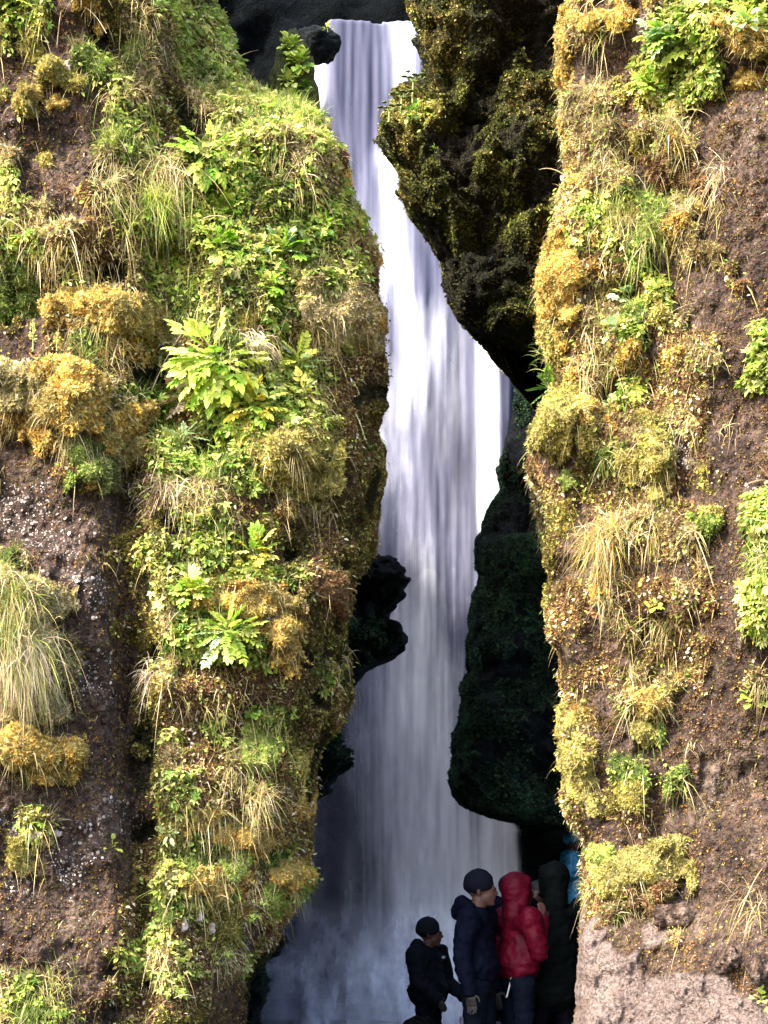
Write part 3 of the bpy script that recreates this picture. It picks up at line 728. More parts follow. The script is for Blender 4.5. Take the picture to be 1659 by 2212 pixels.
def leafy(face, u, v, rad, n, kind, mats, label, cat='plant', spread=1., down=.2, loc=None, nrm=None, lscale=.40, name='leafy_plant', group=None):
    """a crown of fronds on a short stem, rooted in the face; rad in picture units"""
    if loc is None: loc, nrm = anchor(face, u, v)
    n = int(n*1.45); rm = rad/FPX*loc.y; r = random.Random(int(u*3+v)); root = empty(name, loc-nrm*.01); tag(root, label, cat, group)
    V = []; F = []; out = (nrm*.8+Vector((0, -.2, .45))).normalized()
    tip = out*rm*.38; tube(V, F, (0, 0, 0), tip, rm*.05, rm*.03, 0)
    link('stem', npmesh('stem', np.array(V), np.array(F), None, True), M_STEM, root)
    for i in range(n):
        q = (i+.5)/n; az = i*2.399+r.uniform(-.4, .4); rad_ = math.sqrt(q)*spread
        side = Vector((1, 0, 0)); upv = Vector((0, 0, 1))
        d = (out*(1.05-.75*rad_)+side*math.cos(az)*rad_*1.1+upv*(math.sin(az)*rad_*.95-down*.3)).normalized()
        base = tip*r.uniform(.3, 1)+d*rm*.35*rad_*r.uniform(.6, 1.1)
        nn = (Vector((0, 0, 1))*.75+out*.7+Vector([r.gauss(0, .22) for _ in range(3)])).normalized()
        y = d; x = y.cross(nn).normalized(); z = x.cross(y).normalized()
        m = mats[min(len(mats)-1, int(r.random()*len(mats)))]
        o = link('leaf', frond(kind, m, r.randrange(3)), None, root); s = rm*(lscale+.22)*r.uniform(.5, 1.25)
        o.matrix_local = Matrix.Translation(base) @ Matrix((x, y, z)).transposed().to_4x4() @ Matrix.Scale(s, 4)
    return root

MC = {}
def cushion(face, u, v, ru, rv, th, pal, label, name='moss_cushion', cat='moss', sz=.02, cnt=1., grassy=0, group=None):
    """a swelling of moss that lies on the rock: the patch of the face under it, lifted and sagging over its lower rim"""
    F = FACES[face]; U, V, pos = F['U'], F['V'], F['pos']; seed = int(u+7*v) % 97
    du, dv = (U-u)/ru, (V-v)/rv; q = du*du+dv*dv; q = np.where(F['PH'] > 1.5, 9, q)
    rr, cc = np.where(q < 2.2); r0, r1, c0, c1 = rr.min(), rr.max()+1, cc.min(), cc.max()+1
    P_ = pos[r0:r1, c0:c1]; q = q[r0:r1, c0:c1]; dvs = dv[r0:r1, c0:c1]; N_ = F['n'][r0:r1, c0:c1]
    N_ = np.stack([blur(N_[..., k], 4) for k in range(3)], -1); N_ /= np.linalg.norm(N_, axis=-1, keepdims=True)+1e-9
    sc = P_[..., 1].mean()/FPX
    w = q*(1+1.7*fbm(P_/(ru*sc)*1.1+seed, 3, seed)); hgt = np.sqrt(np.clip(1-w/1.15, 0, 1))
    lob = .75+.6*fbm(P_/(rv*sc)*1.3+seed, 3, seed+2)+.22*fbm(P_*26, 2, seed+3); hgt = hgt*lob
    sag = np.clip(.5+dvs*.6, 0, 1.2)[..., None]*hgt[..., None]
    Q = P_+N_*(hgt*th*.55)[..., None]+np.array([0, -.35, -.55])*sag*th*.5
    nr, nc = q.shape; idx = np.arange(nr*nc).reshape(nr, nc); f = np.stack([idx[:-1, :-1], idx[1:, :-1], idx[1:, 1:], idx[:-1, 1:]], -1).reshape(-1, 4)
    if face == 'right_cliff' or face == 'hanging_cliff': f = f[:, ::-1]
    f = f[(hgt.ravel()[f] > .02).any(1)]; used = np.unique(f); rm = -np.ones(nr*nc, dtype=np.int64); rm[used] = np.arange(len(used)); f = rm[f]
    org = Vector(P_[nr//2, nc//2]); W_ = Q.reshape(-1, 3)[used]-np.array(org); sink = (hgt.ravel()[used] < .02); W_[sink] -= N_.reshape(-1, 3)[used][sink]*.03
    base = np.array(PAL[pal]).mean(0)*.5
    o = link(name, npmesh(name, W_, f, np.tile(base, (len(W_), 1)), True), M_MOSS); o.location = org; tag(o, label, cat, group)
    A = W_[f]; fn = np.cross(A[:, 2]-A[:, 0], A[:, 3]-A[:, 1]); ar = np.linalg.norm(fn, axis=1)/2; fn = fn/(2*ar[:, None]+1e-12); fn = np.where(((fn*N_.reshape(-1, 3)[used][f[:, 0]]).sum(1) < -.2)[:, None], -fn, fn)
    N = min(max(int(ar.sum()/(sz*sz)*2.2*cnt), 60), 6000); k = rng.choice(len(f), N, p=ar/ar.sum()); s_, t_ = rng.random((2, N, 1))
    p = A[k, 0]+(A[k, 1]-A[k, 0])*s_+(A[k, 3]-A[k, 0])*t_; nn = fn[k]
    tv, tf = sprig(4, 5); fr = frame(nn+.4*rng.normal(size=(N, 3)), rng.normal(size=(N, 3)))
    vv, ff = stamp(tv, tf, p-nn*.003, fr, sz*rng.uniform(.6, 1.5, N)); c = cols(pal, N, np.clip(1+1.0*fbm(p*8+seed, 3, 3), .4, 1.6), len(tv))
    mixk = np.repeat(fbm((p+np.array(org))*3.3, 3, 17) > .16, len(tv)); c[mixk] = c[mixk]*.35+np.array([.30, .27, .10])*.65*rng.uniform(.5, 1.2, (mixk.sum(), 1))
    link('moss_sprigs', npmesh('moss_sprigs', vv, ff, c), M_MOSS, o)['kind'] = 'stuff'
    M_ = int(grassy+ru*rv/45)
    k = rng.choice(len(f), M_); p = A[k, 0]; nn = fn[k]; d = nn+.55*rng.normal(size=(M_, 3))+np.array([0, -.2, .3]); d /= np.linalg.norm(d, axis=1, keepdims=True)
    vv, ff, nv = blades(p, d, rng.uniform(.03, .13, M_), rng.uniform(.0013, .0028, M_), rng.uniform(.4, 1.4, M_)); link('grass_blades', npmesh('grass_blades', vv, ff, cols('straw', M_, np.ones(M_), nv)), M_GRASS, o)['kind'] = 'stuff'
    return o
def tuft(face, u, v, rad, n, pals, label, hang=.5, name='grass_tuft', wid=1.):
    loc, nrm = anchor(face, u, v); rm = rad/FPX*loc.y; root = empty(name, loc); tag(root, label, 'grass')
    for pal, share in pals:
        N = int(n*share); rnd = rng.normal(size=(N, 3)); nr = np.array(nrm)
        p = rnd*np.array([.35, .12, .25])*rm; h = rng.random(N) < hang
        d = nr*.6+np.where(h, -.35, .85)[:, None]*np.array([0, 0, 1.])+.55*rng.normal(size=(N, 3)); d /= np.linalg.norm(d, axis=1, keepdims=True)
        vv, ff, nv = blades(p, d, rm*rng.uniform(.5, 1.35, N), wid*rng.uniform(.0015, .0035, N), np.where(h, .8, .45)*rng.uniform(.5, 1.4, N), 4)
        link('grass_blades', npmesh('grass_blades', vv, ff, cols(pal, N, np.ones(N), nv)), M_GRASS, root)['kind'] = 'stuff'
    return root

LC, RC, HC = 'left_cliff', 'right_cliff', 'hanging_cliff'
leafy(LC, 455, 375, 78, 22, 'angelica', ['lime', 'lime', 'green'], 'broad yellow-green angelica high on the left cliff, above the biggest plant', spread=1.3, down=1.2, lscale=.36)
leafy(LC, 485, 810, 120, 46, 'angelica', ['green', 'lime', 'lime'], 'biggest bright green angelica in the middle of the left cliff', spread=1.35, down=1.3, lscale=.3)
leafy(LC, 545, 900, 80, 16, 'angelica', ['green', 'yellow', 'yellow', 'lime'], 'angelica with yellow drooping leaves just below the biggest green plant', down=1.4)
leafy(LC, 405, 872, 44, 8, 'pinnate', ['pale'], 'withered pinkish leaves left of the yellow-leaved angelica', lscale=.7, down=1.5)
leafy(LC, 640, 800, 70, 15, 'pinnate', ['lime', 'blue'], 'pale green pinnate plant right of the biggest angelica')
leafy(LC, 655, 875, 52, 10, 'angelica', ['blue', 'lime', 'yellow'], 'small greyish green plant under the pale pinnate plant')
leafy(LC, 372, 790, 46, 9, 'pinnate', ['blue', 'deep'], 'grey-green leaves left of the biggest angelica')
leafy(LC, 400, 965, 42, 8, 'pinnate', ['blue'], 'grey-green feathered leaves beside the shaded hollow of the left cliff', lscale=.7)
leafy(LC, 475, 985, 44, 8, 'round', ['green', 'lime'], 'small round-leaved plant hanging under the shaded hollow', down=1.8)
leafy(LC, 400, 430, 40, 8, 'pinnate', ['green'], 'small green plant at the lower left of the yellow-green angelica')
leafy(LC, 500, 455, 52, 12, 'palm', ['green', 'lime'], 'lobed green plant at the lower right of the yellow-green angelica')
leafy(LC, 620, 295, 40, 7, 'angelica', ['lime'], 'small yellow-green angelica on the upper right shoulder of the left cliff')
leafy(LC, 545, 1205, 70, 16, 'palm', ['lime', 'yellow', 'green'], 'lobed yellow-green plant above the long orange moss')
leafy(LC, 425, 1300, 66, 15, 'palm', ['lime', 'lime', 'green'], 'lobed lime plant left of the long orange moss')
leafy(LC, 500, 1390, 85, 20, 'pinnate', ['blue', 'lime', 'green'], 'feather-leaved plant drooping below the long orange moss', down=1.2)
leafy(LC, 385, 1385, 42, 8, 'palm', ['green', 'lime'], 'small lobed plant left of the drooping feather-leaved plant')
leafy(LC, 545, 1540, 32, 16, 'round', ['deep', 'green'], 'small dark green bushy plant above the bright green moss strip', lscale=.3)
leafy(LC, 470, 555, 60, 14, 'palm', ['lime', 'green'], 'pale lobed plant between the two big angelicas, on the left')
leafy(LC, 610, 560, 64, 16, 'palm', ['lime', 'green', 'blue'], 'pale lobed plant between the two big angelicas, on the right')
leafy(LC, 580, 640, 56, 12, 'palm', ['lime', 'green'], 'lobed plant on the bulge above the pale pinnate plant')
leafy(LC, 700, 510, 42, 12, 'round', ['green', 'deep'], 'dark green round-leaved plant near the fall side of the left cliff', lscale=.35)
leafy(LC, 390, 535, 40, 8, 'pinnate', ['blue', 'lime'], 'grey-green feathered plant left of the pale lobed plants')
leafy(LC, 235, 1650+180, 30, 6, 'round', ['lime'], 'tiny yellow plant among the white lichens of the left buttress', lscale=.4)
leafy(LC, 30, 30, 60, 14, 'palm', ['lime', 'green'], 'leafy plant in the upper left corner of the left cliff', lscale=.4)
leafy(LC, 425, 1740+70, 34, 8, 'round', ['lime', 'green'], 'small round-leaved plant above the lower orange moss', lscale=.4)
leafy(LC, 365, 1800, 26, 8, 'pinnate', ['blue'], 'greyish curly plant at the gully edge low on the left cliff', lscale=.4)
leafy(RC, 1440, 130, 88, 34, 'palm', ['lime', 'green', 'blue'], 'large pale green leafy plant near the top of the right cliff', lscale=.25)
leafy(RC, 1400, 215, 60, 16, 'palm', ['lime', 'green'], 'pale green leaves spilling below the large plant on the right cliff', lscale=.3)
leafy(RC, 1600, 90, 50, 12, 'round', ['blue', 'green'], 'grey-green round-leaved plant in the upper right corner', lscale=.35)
leafy(RC, 1262, 215, 36, 10, 'pinnate', ['pale', 'blue'], 'pinkish white leaf cluster on the upper left rim of the right cliff', lscale=.45)
leafy(RC, 1325, 755, 48, 12, 'round', ['blue', 'pale', 'lime'], 'pale plant with pinkish leaves halfway up the right cliff rim', lscale=.4)
leafy(RC, 1345, 655, 60, 14, 'palm', ['lime', 'blue'], 'pale green plant on the mossy bulge of the right cliff', lscale=.3)
leafy(RC, 1325, 890, 34, 8, 'palm', ['blue', 'rust', 'lime'], 'small plant with rosy leaves beneath the mossy bulge', lscale=.4)
leafy(RC, 1390, 1010, 34, 12, 'round', ['green', 'lime'], 'small fresh green plant on the yellow moss of the right cliff', lscale=.3)
leafy(RC, 1665, 800, 58, 4, 'angelica', ['green', 'lime'], 'bright green angelica leaves reaching in at the right side, upper', lscale=.75)
leafy(RC, 1655, 1050, 34, 5, 'pinnate', ['pale'], 'withered white leaves at the right side below the green angelica', lscale=.7)
leafy(RC, 1648, 1290, 50, 9, 'round', ['lime', 'yellow', 'green'], 'lime round-leaved plant hanging at the right side, middle height', lscale=.45, down=1.5)
leafy(RC, 1650, 1190, 36, 6, 'round', ['lime', 'pale'], 'yellowish round-leaved plant directly above the hanging lime one', lscale=.4)
leafy(RC, 1640, 1500, 46, 10, 'round', ['yellow', 'lime', 'green'], 'sparse yellow-leaved plant at the right side, lower', lscale=.4)
leafy(RC, 1655, 2160, 40, 8, 'round', ['green', 'lime'], 'light green plant in the lower right corner', lscale=.4)
leafy(RC, 1275, 1335, 26, 14, 'round', ['rust'], 'small rust-red plant on the left rim of the right cliff', lscale=.3, down=1.5)
leafy(RC, 1400, 1335, 30, 7, 'palm', ['yellow', 'lime'], 'small yellow lobed plant in the middle of the right cliff', lscale=.45)
leafy(RC, 1490, 1345-30+640, 22, 5, 'round', ['yellow'], 'tiny yellow plant above the grey embedded stone', lscale=.4)
leafy(RC, 1195, 850, 36, 10, 'pinnate', ['deep', 'green'], 'dark fern fronds leaning out of the notch in the right cliff rim', lscale=.75, name='fern')
leafy(HC, 895, 245, 46, 18, 'round', ['green', 'deep'], 'green round-leaved clump on the lip of the hanging cliff', lscale=.3)
leafy(HC, 1188, 225, 30, 12, 'round', ['blue'], 'pale plant on the shaded upper part of the hanging cliff', lscale=.35)
leafy(HC, 1020, 18, 30, 8, 'round', ['deep', 'green'], 'small dark plant near the top of the hanging cliff', lscale=.35)
leafy(HC, 940, 320, 22, 7, 'round', ['green'], 'tiny green plant under the lip of the hanging cliff', lscale=.4)
leafy(HC, 1145, 690, 30, 9, 'round', ['deep', 'green'], 'small green plant at the foot of the hanging cliff', lscale=.35)

for a in [(LC, 60, 105, 26, 22, .08, 'yellow', 'bright yellow moss tuft high on the left rock', .018),
          (LC, 125, 182, 22, 17, .08, 'yellow', 'yellow-green moss tuft beside the white lichen on the upper left rock', .016),
          (LC, 80, 232, 18, 14, .06, 'orange', 'golden moss knob, upper one of the close trio on the left rock', .014),
          (LC, 50, 243, 16, 14, .06, 'orange', 'golden moss knob, left one of the close trio on the left rock', .014),
          (LC, 72, 256, 17, 11, .06, 'yellow', 'golden moss knob, lowest of the close trio on the left rock', .014),
          (LC, 130, 242, 20, 14, .06, 'orange', 'amber moss knob right of the golden trio', .014),
          (LC, 100, 345, 18, 16, .07, 'yellow', 'lone olive moss knob in the middle of the bare upper left rock', .015),
          (LC, 200, 20, 38, 30, .12, 'orange', 'orange moss hood over a dark hollow at the top left', .018),
          (LC, 285, 115, 20, 26, .06, 'green', 'soft green moss patch near the top of the left cliff', .016),
          (LC, 30, 640, 44, 50, .14, 'green', 'dark green dense cushion at the left side', .026),
          (LC, 215, 1015, 44, 42, .12, 'green', 'green feathery cushion hanging under the big orange mound', .026),
          (LC, 195, 668, 62, 26, .18, 'orange', 'left half of the orange moss on the upper left ledge', .022),
          (LC, 290, 700, 60, 34, .20, 'orange', 'right half of the orange moss on the upper left ledge, drooping', .022),
          (LC, 62, 862, 80, 26, .20, 'straw', 'straw-coloured left end of the big ledge mound', .024),
          (LC, 165, 890, 88, 48, .24, 'orange', 'golden middle of the big ledge mound, largest moss cushion', .024),
          (LC, 265, 955, 50, 45, .16, 'orange', 'orange moss lobe at the right end of the big mound', .022),
          (LC, 555, 1312, 92, 26, .13, 'orange', 'long orange moss roll right of the lobed lime plant', .018),
          (LC, 618, 1385, 24, 50, .10, 'orange', 'orange moss roll bending down towards the gorge', .018),
          (LC, 562, 1622, 36, 62, .10, 'lush', 'tall bright green moss strip low on the left cliff', .016),
          (LC, 500, 1862, 30, 28, .09, 'lush', 'round bright green moss cushion low on the left cliff', .016),
          (LC, 590, 1942, 20, 30, .08, 'lush', 'lowest bright green moss cushion near the gorge edge', .015),
          (LC, 530, 1812, 62, 18, .11, 'orange', 'orange moss roll above the round green cushion', .017),
          (LC, 455, 1905, 48, 24, .11, 'orange', 'orange moss roll below and left of the round green cushion', .017),
          (LC, 617, 1892, 28, 24, .11, 'orange', 'orange moss knob just above the lowest green cushion', .017),
          (LC, 440, 1768, 40, 17, .10, 'orange', 'small orange moss roll beneath the bright green strip', .017),
          (LC, 45, 1410, 88, 130, .20, 'straw', 'thick matted straw under the big hanging grass at the left side', .024),
          (LC, 70, 1632, 80, 40, .14, 'orange', 'golden moss patch below the big hanging grass clump', .022),
          (LC, 40, 1838, 24, 15, .07, 'yellow', 'ochre moss knob among white lichens, upper', .015),
          (LC, 45, 1870, 20, 15, .07, 'yellow', 'ochre moss knob among white lichens, lower', .015),
          (LC, 640, 1005, 66, 50, .12, 'yellow', 'ochre mossy hump near the fall side of the left cliff', .022),
          (LC, 735, 690, 60, 50, .12, 'straw', 'straw-covered hump at the gorge edge of the left cliff', .022),
          (LC, 712, 1275, 34, 36, .12, 'brown', 'reddish brown moss bump at the gorge edge, shaded side', .02),
          (LC, 735, 350, 26, 18, .08, 'brown', 'pinkish brown tuft on the shoulder next to the fall', .02),
          (RC, 1225, 110, 12, 95, .10, 'orange', 'long orange moss curtain on the top rim of the right cliff', .018),
          (RC, 1290, 70, 62, 22, .14, 'orange', 'arched orange moss ridge at the top of the right cliff', .018),
          (RC, 1610, 105, 66, 24, .14, 'orange', 'orange moss ledge at the upper right', .02),
          (RC, 1620, 160, 38, 16, .11, 'orange', 'small orange moss ledge just under the upper right one', .018),
          (RC, 1405, 228, 24, 16, .08, 'yellow', 'bright lime moss knob under the leafy plant of the right cliff', .015),
          (RC, 1380, 345, 22, 18, .08, 'yellow', 'yellow-green moss knob below the lime one', .015),
          (RC, 1212, 640, 26, 80, .13, 'orange', 'rusty moss bulge on the left rim of the right cliff', .018),
          (RC, 1215, 560, 18, 34, .10, 'orange', 'orange moss lobe just above the rusty rim bulge', .018),
          (RC, 1200, 740, 18, 34, .10, 'yellow', 'yellow moss lobe just beneath the rusty rim bulge', .018),
          (RC, 1290, 890, 62, 17, .12, 'orange', 'slanting orange moss ridge on the right cliff rim', .018),
          (RC, 1200, 930, 30, 60, .12, 'yellow', 'yellow moss lobe beside the slanting orange ridge', .02),
          (RC, 1225, 1045, 13, 17, .06, 'lush', 'tiny bright green cushion at the end of an orange streak', .014),
          (RC, 1375, 1015, 50, 28, .12, 'yellow', 'bright yellow-green cushion on the right cliff, mid height', .018),
          (RC, 1415, 1080, 22, 24, .08, 'yellow', 'small yellow moss knob below the yellow-green cushion', .016),
          (RC, 1262, 1670, 22, 62, .07, 'yellow', 'golden moss strip on the lower left rim of the right cliff', .018),
          (RC, 1246, 1570, 14, 30, .08, 'yellow', 'golden moss knob on the rim just above the golden strip', .016),
          (RC, 1302, 1848, 18, 22, .07, 'lush', 'light green cushion low on the right cliff, near the blue jacket', .014),
          (RC, 1395, 1875, 78, 48, .08, 'yellow', 'wide yellow mossy patch low on the right cliff', .02),
          (RC, 1405, 1945, 50, 24, .12, 'brown', 'brown withered moss under the wide yellow patch', .02),
          (RC, 1405, 1525, 52, 24, .10, 'orange', 'orange-brown leafy moss in the middle of the right cliff', .022),
          (RC, 1392, 1585, 24, 20, .08, 'yellow', 'yellow-green knob beneath the orange-brown moss', .018),
          (RC, 1455, 385, 55, 16, .10, 'brown', 'brown moss shelf on bare rock of the right cliff', .02),
          (RC, 1530, 545, 40, 20, .09, 'brown', 'straw-brown tuft on bare rock right of the mossy bulge', .02),
          (RC, 1515, 1158, 26, 20, .07, 'green', 'dark green moss knob alone on bare rock of the right cliff', .018)]:
    cushion(*a[:8], sz=a[8], grassy=(60 if a[3] > 45 else 0))
for a in [(LC, 35, 1335, 92, 1500, [('green', .5), ('straw', .5)], 'big pale grass clump at the left side with bleached tips', .55),
          (LC, 50, 1425, 88, 1700, [('straw', .5), ('lush', .2), ('pale', .3)], 'lower half of the big hanging grass at the left side, straw coloured', .8),
          (LC, 250, 440, 60, 260, [('straw', .8), ('green', .2)], 'straw tuft beside the bare upper left rock', .6),
          (LC, 345, 400, 90, 420, [('straw', .95), ('green', .05)], 'long silky straw grass left of the yellow-green angelica', .8),
          (LC, 255, 330, 55, 200, [('green', .8), ('straw', .2)], 'green grass tuft left of the silky straw grass', .2),
          (LC, 340, 475, 60, 320, [('lush', 1.)], 'bright fine green grass patch under the silky straw grass', .3),
          (LC, 180, 800, 60, 120, [('brown', .5), ('green', .5)], 'upright thin grass on top of the big orange mound', .0),
          (LC, 540, 745, 60, 260, [('pale', .7), ('straw', .3)], 'bleached hanging grass above the biggest angelica', 1.),
          (LC, 740, 1420-1, 36, 60, [('straw', 1.)], 'thin straw tuft on the shaded side of the left cliff', .7),
          (LC, 460, 2020, 55, 220, [('straw', .6), ('green', .4)], 'dry grass tuft low on the left cliff near white blossoms', .5),
          (LC, 480, 2060, 45, 160, [('pale', .6), ('green', .4)], 'lowest pale tuft above the bare foot of the left cliff', .3),
          (LC, 95, 2140, 80, 320, [('straw', .6), ('lush', .4)], 'straw tuft near the lower left corner', .3),
          (LC, 10, 2190, 50, 120, [('lush', .6), ('straw', .4)], 'green tuft in the lower left corner', .2),
          (LC, 340, 1450, 50, 120, [('pale', .8), ('straw', .2)], 'bleached thin roots at the gully edge below the feathered plant', .9),
          (LC, 370, 1070, 60, 220, [('pale', .5), ('straw', .5)], 'pale hanging straw under the shaded hollow', .8),
          (LC, 560, 1730, 55, 160, [('straw', 1.)], 'straw bundle below the bright green strip', .5),
          (RC, 1290, 1200, 72, 520, [('straw', .6), ('orange', .4)], 'large tangled straw tuft on the left part of the right cliff', .6),
          (RC, 1400, 1190, 40, 120, [('straw', 1.)], 'small straw tuft right of the large tangled one', .4),
          (RC, 1345, 485, 62, 320, [('lush', .5), ('straw', .5)], 'green and yellow grass tuft on the rim of the right cliff', .3),
          (RC, 1400, 540, 60, 260, [('green', .6), ('straw', .4)], 'green grass tuft below the first one on the right cliff', .3),
          (RC, 1560, 380, 60, 110, [('straw', .6), ('pale', .4)], 'sparse withered tuft on bare rock, upper right', .5),
          (RC, 1440, 330, 55, 140, [('straw', .8), ('green', .2)], 'dry grass over the dark ledge of the right cliff', .3),
          (RC, 1560, 455, 34, 60, [('straw', 1.)], 'small straw tuft in the middle of bare rock, upper right', .5),
          (RC, 1365, 1470, 50, 110, [('straw', 1.)], 'dry tuft above the orange-brown moss', .4),
          (RC, 1430, 1350, 50, 130, [('straw', .8), ('green', .2)], 'dry tuft around the small yellow lobed plant', .4),
          (RC, 1500, 1610, 26, 30, [('straw', 1.)], 'tiny straw star on the lower bare rock', .3),
          (RC, 1625, 1250, 60, 160, [('lush', .6), ('straw', .4)], 'grass around the hanging lime plant at the right side', .4),
          (RC, 1570, 930, 34, 50, [('straw', 1.)], 'tiny straw tuft right of the yellow-green cushion', .5),
          (RC, 1640, 1950, 90, 90, [('straw', 1.)], 'long bent straw blades at the lower right side', .9),
          (RC, 1175, 770, 42, 60, [('green', 1.)], 'dark green grass leaning out of the rim notch', .1)]:
    tuft(*a)

# pinnacle beside the fall, overgrown with leaves, and the rock lip behind it
pin = link('rock_pinnacle', boulder_mesh('rock_pinnacle', (.16, .18, .36), 5, 4, .35, (.06, .07, .02), .2), M_ROCK)
pin.location = P(638, 190, 14.6); tag(pin, 'slim leaf-covered rock pinnacle left of the top of the fall', 'rock')
for i, (du, dv, rr, n, mats, lab) in enumerate([(-8, -62, 34, 20, ['green', 'lime', 'lime'], 'topmost leafy plant on the slim pinnacle'), (10, -28, 38, 22, ['green', 'lime', 'green'], 'middle leafy plant on the slim pinnacle'),
        (-14, 8, 32, 14, ['lime', 'green'], 'leafy plant on the left flank of the pinnacle'), (26, 22, 24, 10, ['green', 'deep'], 'small plant reaching from the pinnacle over the white water'), (-12, 44, 28, 10, ['green', 'lime'], 'lowest leafy plant at the pinnacle foot')]):
    leafy(None, 638+du, 190+dv, rr*1.2, n*2, 'round', mats, lab, loc=P(638+du, 190+dv, 14.6)+Vector((0, -.14, 0)), nrm=Vector((0, -1, .2)), lscale=.3)
lip = link('rock_lip', boulder_mesh('rock_lip', (.27, .4, .19), 9, 4, .3, (.03, .03, .01), .8), M_DARK); lip.location = P(690, 96, 27.); tag(lip, 'dark rock knob at the left of the crest of the fall', 'rock')
leafy(None, 700, 72, 22, 7, 'round', ['lime', 'green'], 'small plants on the dark rock knob at the crest', loc=P(708, 68, 26.6), nrm=Vector((0, -.6, .8)), lscale=.35)

# umbellifers outlined against the white water
for (u, v, h, lab) in [(893, 172, 52, 'tallest umbel plant on the lip of the hanging cliff'), (868, 208, 38, 'shorter umbel plant left of the tallest one on the lip'), (842, 238, 26, 'lowest umbel plant at the tip of the lip')]:
    y = 17.6; base = P(u-2, v+h, y); top = P(u, v, y); root = empty('umbel_plant', base); tag(root, lab, 'plant')
    V = []; F = []; tube(V, F, (0, 0, 0), top-base, .012, .007, .02, 6)
    link('stem', npmesh('stem', np.array(V), np.array(F), None, True), M_STEM, root)
    for k in range(9):
        a = k*2.4; rr = .035*math.sqrt(k+.5)
        tp = top-base+Vector((math.cos(a)*rr*1.2, math.sin(a)*rr, .03+.01*math.cos(k))); V = []; F = []
        tube(V, F, (top-base)*.9, tp, .004, .003, 0, 2, 4); st = link('ray', npmesh('ray', np.array(V), np.array(F)), M_STEM, root)
        o = link('flower_head', boulder_mesh('flower_head', (.026, .022, .009), k, 2, .4, (.10, .14, .05), 0.), M_MOSS, root, tp)

# stones set into the foot of the right cliff, white blossom-like lichens on the left cliff
for (u, v, ru, rv, th, lab) in [(1465, 1975, 42, 34, .14, 'grey knobby stone set in the foot of the right cliff'), (1575, 2072, 26, 28, .11, 'smaller grey stone right of the knobby one'), (1655, 2100, 30, 40, .12, 'dark stone at the lower right side'),]:
    loc, n = anchor(RC, u, v); sc = loc.y/FPX
    o = link('embedded_stone', boulder_mesh('embedded_stone', (ru*sc, th, rv*sc), int(u) % 37, 4, .45), M_ROCK); o.location = loc; tag(o, lab, 'stone')
M_WL = m_plain('white_lichen', (.42, .33, .29), .9, .1, 60, .3, .01)
for (u, v, r_, lab) in [(392, 1998, 17, 'largest pinkish white lichen tuft low on the left cliff'), (425, 1975, 11, 'small white lichen tuft above right of the largest'), (448, 2005, 12, 'white lichen tuft right of the largest, near the grass'), (80, 1800, 14, 'pale yellow-white lichen tuft on the left buttress'), (118, 1795, 12, 'white lichen tuft right of the pale yellow one'), (152, 240-70, 14, 'white lichen patch beside the yellow-green moss tuft')]:
    loc, n = anchor(LC, u, v); s = .8*r_*loc.y/FPX; o = link('lichen_tuft', boulder_mesh('lichen_tuft', (s, s*.6, s), int(v) % 41, 3, .8), M_WL); o.location = loc+n*.01; tag(o, lab, 'lichen')

# bare twigs and dry stalks
M_TWIG = m_plain('dry_stalk', (.45, .33, .20), .7)
for (face, u, v, du, dv, lab) in [(LC, 125, 110, 15, -62, 'thin pale twig rising from the yellow tuft'), (LC, 190, 55, 50, 55, 'pale bent twig below the orange hood'), (LC, 330, 870, 50, -110, 'long straw stalk leaning right above the big orange mound'),
        (LC, 140, 555, -2, -55, 'single upright dry stalk above the long orange mound'), (RC, 1480, 1170, 60, 130, 'thin dry stalk hanging beside bare rock on the right cliff'), (RC, 1590, 1620, 50, -80, 'slanting dry stalk on the lower right rock'),
        (RC, 1600, 1980, 60, -90, 'curved dry stalk by the lower right side'), (RC, 1255, 425, -42, -8, 'thin seed stalk reaching left from the rim'), (LC, 430, 505, 60, 5, 'pale arched stalk under the bright fine grass'), (LC, 245, 800, 20, -70, 'reddish upright stalk on the big mound')]:
    b, n = anchor(face, u, v); e = b+(P(u+du, v+dv, b.y)-P(u, v, b.y))+n*.08; V = []; F = []; tube(V, F, (0, 0, 0), e-b, .005, .002, .03, 7, 5)
    o = link('dry_stalk', npmesh('dry_stalk', np.array(V), np.array(F), None, True), M_TWIG); o.location = b; tag(o, lab, 'stalk')
# yellow flower spikes on the left mound
for (u, v, h, lab) in [(90, 820, 70, 'tallest yellow flower spike on the big orange mound'), (135, 815, 40, 'short yellow flower spike right of the tallest'), (8, 830, 42, 'greenish flower spike at the left side'), (347, 850, 50, 'yellow flower spike at the right end of the big mound')]:
    b, n = anchor(LC, u, v); b = b+n*.1; H = h*b.y/FPX; root = empty('flower_spike', b); tag(root, lab, 'flower'); V = []; F = []; tube(V, F, (0, 0, 0), (0, 0, H), .006, .003, 0, 4)
    link('stem', npmesh('stem', np.array(V), np.array(F)), M_STEM, root); N = 46; t = rng.uniform(.35, 1, N); a = rng.uniform(0, 6.28, N)
    p = np.stack([np.cos(a)*.012, np.sin(a)*.012, t*H], -1); fr = frame(rng.normal(size=(N, 3)), np.stack([np.cos(a), np.sin(a), a*0+.8], -1))
    v_, f_ = stamp(*LEAF, p, fr, rng.uniform(.02, .035, N)*(1.3-t)); link('petals', npmesh('petals', v_, f_, cols('yellow', N, np.full(N, 1.5), 8)), M_LEAFS, root)['kind'] = 'stuff'

